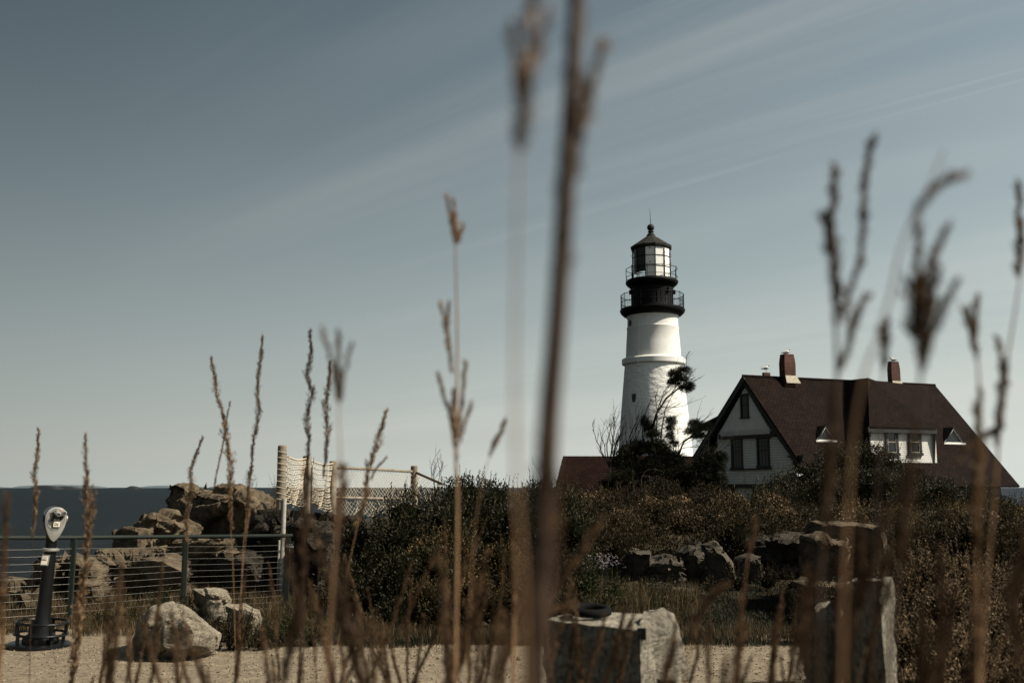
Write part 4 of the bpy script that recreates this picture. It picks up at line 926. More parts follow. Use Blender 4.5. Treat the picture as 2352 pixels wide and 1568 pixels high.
PU(MB().box(fpnt(.0, 1.482, .10), (.06, .02, .012), fx, fn), 'coin_slot', M['chrome'])
PU(MB().box(fpnt(.008, 1.425, .088), (.078, .012, .072), fx, fn), 'price_frame', M['ink'])
pc = PU(MB().box(fpnt(.010, 1.428, .096), (.07, .006, .062), fx, fn), 'price_card', M['paper'])
text('0\u00a2', .05, vw.location+fpnt(.008, 1.428, .101), fx, UP, M['ink'], pc, ext=.001).data.transform(Matrix.Translation(-vw.location))
for z in (1.475, 1.458): PU(MB().box(fpnt(-.066, z, .08), (.04, .006, .009), fx, fn), 'nameplate', M['ink'])
for s in (-1, 1): MB().ring(hc+fx*s*.128+fn*.0+UP*1.49, .035, .009, 16, 8, ax=(fn, UP), a0=-1.5, a1=1.5).build('side_handle', M['gloss'] if s < 0 else M['chrome'], vw, True, **L)
sp2 = MB().box((-.012, -.085, 1.005), (.085, .02, .125), V3((1, .1, 0)), V3((0, 1, -.2)), V3((.02, .2, 1))).build('notice_frame', M['chrome'], vw, **L)
pp = MB().box((-.012, -.0985, 1.005), (.065, .004, .1), V3((1, .1, 0)), V3((0, 1, -.2)), V3((.02, .2, 1))).build('notice_paper', M['paper'], sp2)
li = MB()
for k in range(9): li.box((-.012, -.1012+.0018*(k-4)*-1.1, 1.005+.0105*(k-4)), (.05 if k % 3 else .036, .002, .003), V3((1, .1, 0)), V3((0, 1, -.2)), V3((.02, .2, 1)))
li.build('printed_lines', M['ink'], pp)
vw.rotation_euler = (0, R(2.7), 0)
# ================================================================ VEGETATION
def nrm(a): return a/np.maximum(1e-9, np.linalg.norm(a, axis=-1, keepdims=True))
def leafgeo(C, D, L, W, rg, fold=.25):
    n = len(C); D = nrm(D); S_ = nrm(np.cross(D, rg.normal(size=(n, 3)))); N_ = np.cross(D, S_)
    L = np.broadcast_to(L, (n,))[:, None]; W = np.broadcast_to(W, (n,))[:, None]
    V = np.stack([C, C+D*L*.45+S_*W*.5+N_*W*fold, C+D*L-N_*W*fold*.6, C+D*L*.45-S_*W*.5+N_*W*fold], 1)
    i = np.arange(n)[:, None]*4
    F_ = np.stack([i+[0, 1, 2], i+[0, 2, 3]], 1).reshape(-1, 3)
    return V.reshape(-1, 3), F_
DK = 3.2
class Veg:
    def __init__(s, seed): s.V = []; s.F = []; s.T = []; s.n = 0; s.rg = np.random.default_rng(seed)
    def add(s, V, F_, T): s.V.append(V); s.F.append(F_+s.n); s.T.append(T); s.n += len(V)
    def leaves(s, C, D, L, W, tint): V, F_ = leafgeo(C, D, L, W, s.rg); s.add(V, F_, np.repeat(tint, 2))
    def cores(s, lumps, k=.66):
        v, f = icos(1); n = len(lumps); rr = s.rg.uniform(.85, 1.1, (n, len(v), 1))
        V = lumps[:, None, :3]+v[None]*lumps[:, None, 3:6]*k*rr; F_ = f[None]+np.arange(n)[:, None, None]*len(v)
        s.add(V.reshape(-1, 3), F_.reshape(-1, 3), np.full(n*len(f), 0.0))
    def lumps(s, lumps, dens, L, W, shell=.4, up=.5, clump=.32, tr=(.1, 1), hide=.85, core=True):
        rg = s.rg
        if core: s.cores(lumps)
        rm = lumps[:, 3:6].mean(1); cnt = (dens*DK*4*math.pi*rm*rm*.7).astype(int); idx = np.repeat(np.arange(len(lumps)), cnt); n = len(idx)
        u = nrm(rg.normal(size=(n, 3))); keep = (u[:, 2] > -.45) & ~((u[:, 1] > .45) & (rg.random(n) < hide)); u, idx = u[keep], idx[keep]; n = len(idx)
        c_ = lumps[idx]; ph = c_[:, :3]*3.1
        nz = (np.sin(u[:, 0]*7+ph[:, 0])*np.sin(u[:, 1]*6+ph[:, 1])*np.sin(u[:, 2]*8+ph[:, 2])+.5*np.sin(u[:, 0]*17+ph[:, 1])*np.sin(u[:, 2]*15+ph[:, 0]))
        rad = (1+clump*nz)*(1-shell*rg.random(n)**1.6)
        C = c_[:, :3]+u*c_[:, 3:6]*rad[:, None]
        D = u*.7+rg.normal(size=(n, 3))*.55; D[:, 2] += up
        t_ = tr[0]+(tr[1]-tr[0])*np.clip(rg.random(n)*.75+.25*rg.random(len(lumps))[idx], 0, 1)
        s.leaves(C, D, L*rg.uniform(.6, 1.25, n), W*rg.uniform(.7, 1.2, n), t_)
    def sprigs(s, lumps, per, ln, L, W, lean=.35, nl=14, tr=(.2, 1), top=.2):
        rg = s.rg; n = int(per*len(lumps)); idx = rg.integers(0, len(lumps), n); c_ = lumps[idx]
        u = nrm(rg.normal(size=(n, 3))); u[:, 2] = abs(u[:, 2])+top; u = nrm(u)
        B = c_[:, :3]+u*c_[:, 3:6]*.85; D = nrm(u*lean+np.array([.06, 0, 1])+rg.normal(size=(n, 3))*.18); l = ln*rg.uniform(.4, 1.3, n)
        f = np.linspace(.1, 1, nl)[None, :, None]; C = (B[:, None]+D[:, None]*l[:, None, None]*f).reshape(-1, 3)
        LD_ = (np.repeat(D, nl, 0)*.8+rg.normal(size=(n*nl, 3))*.6)
        sz = np.tile(np.linspace(1, .6, nl), n)
        s.leaves(C, LD_, L*sz, W*sz, tr[0]+(tr[1]-tr[0])*rg.random(n*nl))
        s.leaves(B, D, l, .006+.0*l, np.full(n, .1))
    def blades(s, X, Y, Z, H, Wd, lean=.35, tr=(0, 1)):
        rg = s.rg; n = len(X); B = np.stack([X, Y, Z], 1); a = rg.uniform(0, 2*math.pi, n); d = np.stack([np.cos(a), np.sin(a), 0*a], 1); sd_ = np.stack([-np.sin(a), np.cos(a), 0*a], 1)
        b2 = rg.uniform(0, 2*math.pi, n); sd_ = np.stack([np.cos(b2), np.sin(b2), 0*a], 1)
        H = H[:, None]; ln = lean*rg.random((n, 1)); up = np.array([0, 0, 1.])
        m1 = B+up*H*.55+d*H*ln*.3; tp = B+up*H*(1-.3*ln)+d*H*ln
        w = Wd/2; V = np.stack([B-sd_*w, B+sd_*w, m1+sd_*w*.8, m1-sd_*w*.8, tp], 1); i = np.arange(n)[:, None]*5
        F_ = np.stack([i+[0, 1, 2], i+[0, 2, 3], i+[3, 2, 4]], 1).reshape(-1, 3)
        s.add(V.reshape(-1, 3), F_, np.repeat(tr[0]+(tr[1]-tr[0])*rg.random(n), 3))
    def build(s, name, mt, parent=None, local=False): return npmesh(name, np.concatenate(s.V), np.concatenate(s.F), mt, parent, np.concatenate(s.T), local)
def row(tops, d, step, r, seed, zmin=None, bank=0.0, jit=.12, flat=1.0):
    """lumps of a hedge standing at distance d whose tops follow the given pixels, filled down to the ground"""
    rg = random.Random(seed); out = []
    x0, x1 = P(tops[0][0], 1118, d).x, P(tops[-1][0], 1118, d).x; n = max(1, int((x1-x0)/step))
    for i in range(n+1):
        x = x0+(x1-x0)*i/n+rg.uniform(-.3, .3)*step; y = d+rg.uniform(-.5, .5)*r; px = CX+FP*x/(y*CT+.0)
        zt = zat(y, lerp(tops, px))+rg.uniform(-jit, jit*.6); g_ = hgt(x, y) if zmin is None else zmin; z = zt-r*.92; k = 0
        while True:
            rr = r*rg.uniform(.8, 1.12); out.append((x+rg.uniform(-.2, .2)*r, y-bank*k*r+rg.uniform(-.2, .2)*r, z, rr, rr, rr*rg.uniform(.8, 1)*flat))
            k += 1; z -= r*.95
            if z < g_-r*.1 or k > 12: break
    return np.array(out)
M['lf_bay'] = leafmat('bayberry_leaves', [(0, (.006, .007, .004)), (.45, (.018, .017, .0075)), (.85, (.036, .032, .013)), (1, (.075, .058, .026))], .5, .16, .2)
M['lf_dark'] = leafmat('dark_hedge_leaves', [(0, (.006, .006, .004)), (.5, (.022, .017, .008)), (.85, (.048, .034, .015)), (1, (.11, .072, .034))], .6, .12, .25)
M['lf_ochre'] = leafmat('faded_goldenrod', [(0, (.012, .010, .005)), (.4, (.032, .024, .010)), (.75, (.13, .082, .030)), (1, (.28, .18, .075))], .7, .2, .3)
M['lf_seed'] = leafmat('fluffy_seed_heads', [(0, (.018, .014, .008)), (.45, (.06, .040, .021)), (1, (.36, .25, .155))], .8, .15, .35)
M['lf_jun'] = leafmat('juniper_needles', [(0, (.005, .005, .003)), (.6, (.016, .018, .009)), (1, (.04, .034, .017))], .7, .1, .1)
M['lf_green'] = leafmat('green_weeds', [(0, (.008, .012, .004)), (.6, (.016, .021, .007)), (1, (.055, .055, .020))], .6, .15, .25)
M['lf_lawn'] = leafmat('lawn_blades', [(0, (.007, .009, .003)), (.8, (.014, .017, .006)), (1, (.045, .040, .018))], .6, .3, .25)
M['lf_dry'] = leafmat('dry_grass_blades', [(0, (.035, .026, .012)), (.6, (.07, .048, .022)), (1, (.20, .135, .07))], .7, .2, .3)
M['bark'] = mat('grey_brown_bark', (.055, .045, .036), .85, .2, var=.4, vscale=12)
M['bark_dark'] = mat('dark_bark', (.018, .015, .012), .85, .2)
M['petal'] = leafmat('pale_petals', [(0, (.18, .15, .16)), (1, (.42, .38, .40))], .7, .2, .3)
# ---- hedge mass
vg = Veg(1)
hedge = [row([(1230, 1112), (1300, 1112), (1340, 1108), (1450, 1116), (1560, 1112), (1640, 1120), (1680, 1128), (1760, 1130)], 27, .8, .62, 5, bank=.25),
         row([(1280, 1130), (1400, 1135), (1560, 1140), (1700, 1146), (1800, 1150)], 24.5, .75, .6, 6, bank=.25),
         row([(1290, 1165), (1400, 1180), (1500, 1205), (1600, 1212), (1720, 1195)], 22, .7, .55, 7, bank=.3),
         row([(1720, 1135), (1850, 1142), (2000, 1146), (2120, 1140), (2300, 1150), (2440, 1140)], 26, .8, .62, 8, bank=.25),
         row([(1700, 1172), (1850, 1182), (2060, 1190), (2200, 1182), (2440, 1178)], 20.5, .7, .6, 9, bank=.2),
         row([(1290, 1142), (1450, 1150), (1620, 1165), (1750, 1165), (1850, 1168), (2060, 1175), (2300, 1165), (2440, 1160)], 23, .8, .6, 19, bank=.2),
         row([(1420, 1225), (1550, 1228), (1700, 1205), (1880, 1200)], 20.9, .6, .45, 20, bank=.2),
         row([(2050, 1205), (2150, 1195), (2300, 1200), (2460, 1195)], 16, .6, .55, 10, bank=.25),
         row([(1270, 1150), (1330, 1170), (1400, 1205), (1440, 1245)], 19.5, .6, .5, 11, bank=.35),
         row([(700, 1240), (760, 1232), (830, 1230)], 19, .6, .5, 12, bank=.2)]
for h in hedge: vg.lumps(h, 260, .075, .030, clump=.38); vg.sprigs(h, 9, .42, .07, .026); vg.sprigs(h, 1.5, .8, .06, .018)
o = vg.build('hedge_thicket', M['lf_dark']); tag(o, 'dark tangled hedge covering the slope in front of the house', 'hedge', kind='stuff')
vg = Veg(2)
tan_ = [row([(1290, 1124), (1400, 1126), (1480, 1150), (1600, 1126), (1760, 1134)], 25.6, .9, .42, 15, bank=.3), row([(1300, 1150), (1480, 1165), (1700, 1170), (1800, 1175)], 23, 1.0, .4, 16, bank=.3), row([(1950, 1155), (2200, 1162), (2440, 1158)], 21.5, 1.1, .4, 17)]
for h in tan_: vg.lumps(h, 150, .05, .03, shell=.2, core=False, tr=(.3, 1)); vg.sprigs(h, 6, .3, .05, .03, tr=(.3, 1))
o = vg.build('goldenrod_patches', M['lf_ochre']); tag(o, 'brown gone-over goldenrod mixed through the hedge tops', 'goldenrod', kind='stuff')
vg = Veg(3)
for h in tan_[:2]+[row([(1980, 1160), (2400, 1165)], 20, 1.3, .4, 18)]:
    n = 1600; rg = vg.rg; idx = rg.integers(0, len(h), n); u = nrm(rg.normal(size=(n, 3))); u[:, 2] = abs(u[:, 2]); u[:, 1] = -abs(u[:, 1]); C = h[idx, :3]+u*h[idx, 3:6]*1.12
    vg.leaves(C, rg.normal(size=(n, 3)), .045, .04, rg.random(n))
o = vg.build('seed_fluff', M['lf_seed']); tag(o, 'pale seed fluff dotted over the hedge', 'seed heads', kind='stuff')
# ---- shrubs one can tell apart
def stems(parent, lumps, n, mt, seed, rr=.012, name='stems'):
    rg = random.Random(seed); m_ = MB()
    base = lumps[:, :3].mean(0)
    for k in range(n):
        l = lumps[rg.randrange(len(lumps))]; gx, gy = base[0]+rg.uniform(-.3, .3)*(np.ptp(lumps[:, 0])+.3), l[1]+rg.uniform(-.1, .2); g_ = hgt(gx, gy)-.05
        tp = V3((l[0]+rg.uniform(-.5, .5)*l[3], l[1]+rg.uniform(-.6, .3)*l[4], l[2]+l[5]*rg.uniform(.3, 1.05))); b_ = V3((gx*.4+l[0]*.6, gy, g_)); md = b_.lerp(tp, .5)+V3((rg.uniform(-.1, .1), rg.uniform(-.1, .1), .05))
        m_.tube([b_, md, tp], [rr, rr*.7, rr*.25], 5)
    return m_.build(name, mt, parent)
def shrub(name, label, cat, rows, mt, seed, dens=320, L_=.06, W_=.026, sp=6, ln=.3, st=14, group='shrubs below the lighthouse', tr=(.05, 1), up=.5, shell=.4, zb=None):
    lm = np.concatenate(rows); b_ = lm[:, :3].mean(0); r_ = thing(name, label, cat, (b_[0], b_[1], hgt(b_[0], b_[1])), group)
    v = Veg(seed); v.lumps(lm, dens, L_, W_, shell=shell, up=up, tr=tr)
    if sp: v.sprigs(lm, sp, ln, L_*.9, W_*.9)
    v.build('foliage', mt, r_); stems(r_, lm, st, M['bark_dark'], seed); return r_, lm
shrub('bayberry_bush', 'leafy dark bush growing up through the wire net beside the tan stalk', 'bush', [row([(850, 1195), (880, 1160), (920, 1120), (960, 1104), (1020, 1112)], 16.6, .5, .42, 21, bank=.15), row([(810, 1290), (850, 1245), (900, 1190), (960, 1160), (1010, 1150)], 15.2, .5, .42, 22, bank=.12)], M['lf_bay'], 21, sp=8)
shrub('bayberry_bush', 'high dark bush against the sky between the net and the thick blurred stalk', 'bush', [row([(1030, 1104), (1070, 1088), (1110, 1096), (1170, 1098), (1230, 1102), (1290, 1118)], 18.5, .5, .45, 23, bank=.15), row([(1020, 1150), (1100, 1140), (1200, 1145), (1290, 1160)], 16.8, .5, .45, 24, bank=.12)], M['lf_bay'], 23, sp=9, ln=.35)
shrub('bramble_bush', 'low dark bramble filling the slope between the trail and the goldenrod', 'bush', [row([(800, 1330), (850, 1300), (920, 1260), (1000, 1240)], 14.4, .45, .4, 25, bank=.1), row([(838, 1400), (900, 1370), (1010, 1350)], 13.6, .4, .32, 26, bank=.1)], M['lf_bay'], 25, sp=5)
shrub('goldenrod_clump', 'rusty brown goldenrod clump below the high dark bush', 'goldenrod', [row([(985, 1235), (1040, 1216), (1090, 1222), (1160, 1240), (1200, 1262)], 14.6, .45, .34, 27, bank=.15)], M['lf_ochre'], 27, dens=520, L_=.04, W_=.022, sp=10, ln=.25)
shrub('goldenrod_clump', 'second rusty goldenrod clump lower down by the gravel', 'goldenrod', [row([(1010, 1320), (1060, 1298), (1120, 1310), (1180, 1330)], 13.9, .45, .3, 28, bank=.15)], M['lf_ochre'], 28, dens=420, L_=.04, W_=.022, sp=7, ln=.2)
shrub('weedy_bush', 'dark weedy bush at the gravel edge left of the wide granite post', 'bush', [row([(1020, 1370), (1100, 1345), (1200, 1330), (1290, 1330)], 13.4, .42, .34, 29, bank=.1), row([(1150, 1280), (1220, 1260), (1290, 1262)], 15, .45, .4, 30, bank=.12)], M['lf_dark'], 29, sp=7)
shrub('leafy_weed', 'green leafy weeds growing behind the wide granite post', 'weeds', [row([(1285, 1300), (1340, 1310), (1400, 1325), (1480, 1345), (1540, 1362)], 15.8, .42, .28, 31, bank=.25), row([(1240, 1350), (1320, 1358), (1400, 1372), (1500, 1385), (1590, 1398)], 14, .38, .24, 32)], M['lf_green'], 31, dens=240, L_=.06, sp=8, ln=.3)
shrub('house_bush', 'big rounded dark bush in front of the house roof', 'bush', [row([(1800, 1095), (1850, 1062), (1900, 1040), (1960, 1016), (2000, 1012), (2050, 1030), (2110, 1075)], 47, 1.1, 1.0, 33, bank=.1), row([(1770, 1115), (1840, 1095), (1960, 1070), (2080, 1085), (2130, 1110)], 43, 1.1, .95, 34)], M['lf_bay'], 33, dens=120, L_=.12, W_=.055, sp=14, ln=.8)
shrub('house_bush', 'dense dark bush below the eave at the right end of the house', 'bush', [row([(2100, 1120), (2150, 1100), (2200, 1095), (2250, 1108), (2290, 1130)], 38, .95, .8, 35)], M['lf_bay'], 35, dens=130, L_=.10, W_=.045, sp=9, ln=.5)
shrub('yellowing_shrub', 'yellowing shrub at the far right edge with the sea behind it', 'bush', [row([(2290, 1150), (2340, 1142), (2400, 1140)], 30, .8, .62, 36)], M['lf_ochre'], 36, dens=260, L_=.06, W_=.03, sp=8, ln=.35)
shrub('sprig_shrub', 'small leafy shrub with upright shoots in front of the white gable', 'bush', [row([(1740, 1128), (1790, 1122), (1850, 1100), (1880, 1090)], 36, .8, .55, 37)], M['lf_bay'], 37, dens=140, L_=.10, W_=.05, sp=6, ln=.9)
shrub('outcrop_weeds', 'dark scrub creeping over the foot of the grey outcrop', 'weeds', [row([(1400, 1322), (1470, 1336), (1540, 1368), (1620, 1376)], 16.8, .35, .2, 50), row([(1640, 1322), (1700, 1318), (1780, 1322), (1850, 1330)], 18, .4, .2, 51)], M['lf_dark'], 50, dens=300, L_=.05, W_=.018, sp=14, ln=.25)
shrub('weed_clump', 'dark twiggy weeds between the pale boulders', 'weeds', [row([(500, 1435), (540, 1405), (590, 1410), (630, 1440)], 12.6, .3, .2, 38), row([(510, 1462), (570, 1450), (620, 1462)], 11.9, .25, .13, 39)], M['lf_dark'], 38, dens=900, L_=.03, W_=.014, sp=30, ln=.25, st=30)
shrub('weed_clump', 'green weeds left of the trail at the gravel edge', 'weeds', [row([(620, 1430), (660, 1402), (720, 1412), (745, 1440)], 12.9, .28, .2, 40), row([(610, 1465), (680, 1452), (735, 1462)], 12.2, .25, .12, 41)], M['lf_green'], 40, dens=700, L_=.045, W_=.016, sp=25, ln=.22, st=12)
shrub('weed_clump', 'shadowed weeds beside the big pale boulder under the railing', 'weeds', [row([(255, 1395), (320, 1375), (400, 1372), (440, 1365)], 13.8, .35, .22, 42)], M['lf_green'], 42, dens=420, L_=.05, W_=.016, sp=16, ln=.28, tr=(0, .6))
shrub('cliff_shrub', 'wispy shrub rising beside the wooden net post above the slab rock', 'bush', [row([(570, 1128), (600, 1112), (635, 1106), (650, 1120)], 24, .5, .28, 43, zmin=1.4)], M['lf_ochre'], 43, dens=200, L_=.05, W_=.02, sp=26, ln=.4, tr=(0, .7))
shrub('seedhead_thicket', 'tall dried seed-head thicket filling the lower right corner', 'thicket', [row([(2060, 1300), (2130, 1282), (2230, 1290), (2330, 1300), (2420, 1295)], 8.4, .32, .26, 44, bank=.1), row([(2060, 1360), (2150, 1345), (2300, 1350), (2420, 1350)], 7.6, .3, .25, 45, bank=.1), row([(2070, 1430), (2200, 1420), (2420, 1420)], 7.0, .3, .24, 46, bank=.05), row([(2075, 1500), (2200, 1490), (2420, 1490)], 6.5, .3, .24, 47)], M['lf_seed'], 44, dens=1100, L_=.034, W_=.014, sp=20, ln=.2, tr=(0, 1), shell=.6)
shrub('undergrowth_clump', 'dark weeds between the two narrow granite posts and the lawn', 'weeds', [row([(1840, 1352), (1900, 1335), (1960, 1322), (2070, 1312)], 12.4, .4, .3, 48), row([(1845, 1380), (1900, 1372), (1960, 1370), (2060, 1345)], 9.8, .35, .25, 52), row([(1960, 1420), (2060, 1400)], 8.2, .3, .24, 49)], M['lf_dark'], 48, dens=600, L_=.04, W_=.014, sp=16, ln=.22)
# aster clump
p = P(1378, 1292, 17.2); r_ = thing('aster_clump', 'small clump of pale asters left of the grey outcrop', 'flowers', (p.x, p.y, hgt(p.x, p.y)))
v = Veg(60); n = 120; rg = v.rg; cen = np.stack([p.x+rg.normal(size=n)*.16, p.y+rg.normal(size=n)*.12, p.z+rg.uniform(-.08, .14, n)], 1)
for k in range(5): v.leaves(cen, rg.normal(size=(n, 3))+np.array([0, -.3, .3]), .022, .014, rg.random(n))
v.build('flower_heads', M['petal'], r_); v = Veg(61); v.blades(cen[:, 0], cen[:, 1], cen[:, 2]-.45, np.full(n, .45), .006, .1); v.build('stems', M['lf_green'], r_)
# ---- grasses
vg = Veg(70); rg = vg.rg
def field(n, xr, yr, H, Wd, lean=.4, tr=(0, .9), mask=None, zoff=-.01):
    X, Y = rg.uniform(*xr, n), rg.uniform(*yr, n)
    if mask is not None: k = mask(X, Y); X, Y = X[k], Y[k]
    Z = np.array([hgt(a, b_) for a, b_ in zip(X, Y)])+zoff
    vg.blades(X, Y, Z, H*rg.uniform(.4, 1.2, len(X)), Wd, lean, tr)
pxof = lambda X, Y: CX+FP*X/(Y*CT-1.86*ST*0+.0)
field(42000, (2.4, 7.5), (12.9, 18.6), .085, .008, .7, mask=lambda X, Y: (CX+FP*X/Y > 1540) & (CX+FP*X/Y < 1960))
field(15000, (-2.3, 3.0), (12.0, 13.4), .11, .008, .6, mask=lambda X, Y: Y > 12.15+.25*np.sin(X*3.1)*np.sin(X*1.3))
o = vg.build('lawn_grass', M['lf_lawn']); tag(o, 'short green lawn grass between the outcrop and the gravel', 'grass', kind='stuff')
vg = Veg(71); rg = vg.rg
field(20000, (-10, -1.8), (14.2, 18), .26, .008, .8, mask=lambda X, Y: np.sin(X*1.9+Y*1.3)+np.sin(X*3.7-Y*2.9) > -.5)
field(9000, (-8.5, -5.4), (12.6, 14.4), .16, .008, .7, mask=lambda X, Y: Y > 13.2+.35*np.sin(X*4))
field(5000, (-5.6, -1.6), (12.9, 14.4), .2, .008, .6)
field(6000, (1.0, 4.2), (13.6, 17.2), .42, .009, .5, mask=lambda X, Y: (np.sin(X*2.3+Y*1.7)+np.sin(X*4.1-Y*3.3) > -.2) & (CX+FP*X/Y < 1600))
field(7000, (5.0, 7.2), (11.4, 13.2), .2, .008, .6, mask=lambda X, Y: CX+FP*X/Y > 1830)
field(5000, (-1.9, 4.5), (12.2, 13.2), .2, .007, .6)
o = vg.build('dry_grass', M['lf_dry']); tag(o, 'dry tan grass round the rocks, rail and bushes', 'grass', kind='stuff')
# ---- wind-swept juniper, bare shrubs
def twig(m_, p, d, ln, r_, dep, rg, bend=(0, 0, .1), tips=None, spread=.55, ns=4):
    pts = [p]; dd = d.normalized()
    for k in range(ns):
        dd = (dd+V3((rg.uniform(-.25, .25), rg.uniform(-.25, .25), rg.uniform(-.2, .2)))+V3(bend)*.5).normalized(); pts.append(pts[-1]+dd*ln/ns)
    m_.tube(pts, [r_*(1-.45*i/ns) for i in range(ns+1)], 5 if r_ > .02 else 3, False)
    if tips is not None and dep <= 1: tips.append((pts[-1], dd))
    if dep > 0:
        for k in range(rg.choice((2, 3, 3))):
            i = rg.randint(1, ns); nd = (dd+V3((rg.uniform(-1, 1), rg.uniform(-1, 1), rg.uniform(-.5, .9)))*spread).normalized()
            twig(m_, pts[i], nd, ln*rg.uniform(.55, .8), r_*.58, dep-1, rg, bend, tips, spread, ns)
JD = 50.0
def jp(x, y, o=0): return P(x, y, JD+o)
b_ = jp(1530, 1128); jun = thing('juniper_tree', 'wind-swept dark juniper with bare lower limbs in front of the lighthouse', 'tree', (b_.x, b_.y, hgt(b_.x, b_.y)))
rg = random.Random(9); tk = MB(); tips = []
g_ = hgt(b_.x, b_.y)
limbs = [([(1530, 1160), (1515, 1080), (1500, 1030), (1496, 990), (1508, 950), (1530, 915), (1560, 890), (1580, 878)], .11),
         ([(1530, 1160), (1545, 1095), (1560, 1040), (1570, 1015), (1590, 1000), (1606, 985)], .09),
         ([(1515, 1080), (1490, 1040), (1475, 1000), (1478, 960), (1490, 930)], .05), ([(1500, 1030), (1520, 985), (1528, 940), (1545, 905)], .05),
         ([(1496, 990), (1510, 940), (1525, 900), (1540, 880)], .035), ([(1530, 1160), (1590, 1100), (1630, 1060), (1655, 1020)], .08), ([(1530, 1160), (1470, 1100), (1450, 1060), (1440, 1020)], .07), ([(1560, 1040), (1545, 1010), (1540, 985)], .03)]
for pts, r0_ in limbs:
    q = [jp(x, y, rg.uniform(-.5, .5)) for x, y in pts]; q[0].z = min(q[0].z, g_)
    tk.tube(q, [r0_*(1-.75*i/(len(q)-1)) for i in range(len(q))], 7)
    for i in range(2, len(q)):
        for k in range(3): twig(tk, q[i-1].lerp(q[i], rg.random()), V3((rg.uniform(-.2, .9), rg.uniform(-.6, .6), rg.uniform(.1, 1))), rg.uniform(.6, 1.1), r0_*.22, 2, rg, (.25, 0, .05))
tk.build('trunk', M['bark_dark'], jun)
pads = [(1548, 860, 16, 10), (1568, 852, 18, 9), (1560, 872, 22, 12), (1545, 880, 14, 10), (1572, 892, 14, 10), (1583, 888, 9, 7),
        (1596, 975, 18, 10), (1610, 985, 18, 12), (1590, 992, 20, 12), (1605, 1003, 16, 9), (1625, 980, 12, 7),
        (1540, 968, 11, 10), (1537, 985, 7, 10), (1490, 985, 14, 18), (1500, 1000, 18, 12), (1478, 972, 8, 16), (1536, 1002, 8, 6), (1545, 1018, 8, 6),
        (1470, 1034, 34, 24), (1440, 1042, 24, 20), (1425, 1065, 26, 22), (1525, 1050, 30, 20), (1510, 1032, 32, 24), (1545, 1058, 34, 22), (1450, 1075, 36, 26), (1500, 1075, 42, 28), (1560, 1090, 50, 26), (1430, 1100, 34, 24), (1600, 1085, 34, 24), (1625, 1058, 26, 22), (1645, 1075, 22, 20), (1630, 1040, 16, 14), (1655, 1052, 14, 14), (1480, 1110, 60, 24), (1560, 1118, 60, 20), (1400, 1118, 30, 16), (1640, 1105, 34, 20)]
k_ = JD/FP; lm = []
for x, y, rx, ry in pads:
    c_ = jp(x, y, rg.uniform(-.6, .6)); s_ = .84 if len(lm) < 18 else .82; lm.append((c_.x, c_.y, c_.z, rx*k_*s_, min(rx, ry*1.3)*k_*s_, ry*k_*s_))
lm = np.array(lm); v = Veg(80); v.lumps(lm[18:], 420, .15, .030, shell=.5, up=.35, clump=.5, hide=0); v.lumps(lm[:18], 1000, .12, .018, shell=.8, up=.2, clump=.4, hide=0, core=False)
n = 9000; rgn = v.rg; idx = rgn.integers(0, len(lm), n); u = nrm(rgn.normal(size=(n, 3))); C = lm[idx, :3]+u*lm[idx, 3:6]*.95; v.leaves(C, u*.6+np.array([.7, 0, .35])+rgn.normal(size=(n, 3))*.3, .26, .018, rgn.random(n)*.7)
v.build('crown', M['lf_jun'], jun)
def bare(label, base, d, fans, seed, mt='bark_dark', dep=3, r0_=.03, bend=(.05, 0, .12), name='bare_shrub'):
    b_ = P(base[0], base[1], d); g_ = hgt(b_.x, b_.y); rg = random.Random(seed); r_ = thing(name, label, 'shrub', (b_.x, b_.y, g_), 'leafless shrubs'); m_ = MB()
    for x, y, ln in fans:
        e = P(x, y, d); q = b_+V3((rg.uniform(-.15, .15), rg.uniform(-.2, .2), 0)); tot = (e-q).length
        m_.tube([V3((q.x, q.y, g_-.05)), q], [r0_, r0_], 6); twig(m_, q, e-q, tot*.62, r0_*.8, dep, rg, bend, None, .42, 5)
    m_.build('branches', M[mt], r_); return r_
bare('leafless shrub fanning out against the sky just left of the tower', (1405, 1075), 52, [(1358, 990, 1), (1372, 965, 1), (1395, 960, 1), (1412, 965, 1), (1350, 1025, 1), (1428, 980, 1)], 3, r0_=.05, dep=3)
bare('dark bare branches crossing the shaded side of the tower', (1445, 1080), 51, [(1432, 985, 1), (1450, 960, 1), (1470, 950, 1), (1485, 965, 1), (1418, 1010, 1)], 5, r0_=.05, dep=3)
bare('thin bare twigs sticking up beside the right end of the net', (990, 1118), 24, [(975, 1052, 1), (1000, 1050, 1), (1018, 1052, 1)], 6, r0_=.012, dep=3)
bare('pair of bare twigs poking above the hedge near the thick stalk', (1250, 1120), 22, [(1240, 1062, 1), (1258, 1065, 1)], 7, r0_=.010, dep=2)
bare('tiny bare twig standing on the rock behind the slack net', (722, 1075), 22, [(718, 1045, 1), (738, 1052, 1)], 8, r0_=.010, dep=1)
bare('silvery dead branches drooping in front of the low red roof', (1480, 1110), 42, [(1500, 1040, 1), (1540, 1050, 1), (1460, 1050, 1)], 12, mt='bark', r0_=.022, dep=2, bend=(.35, 0, -.35))

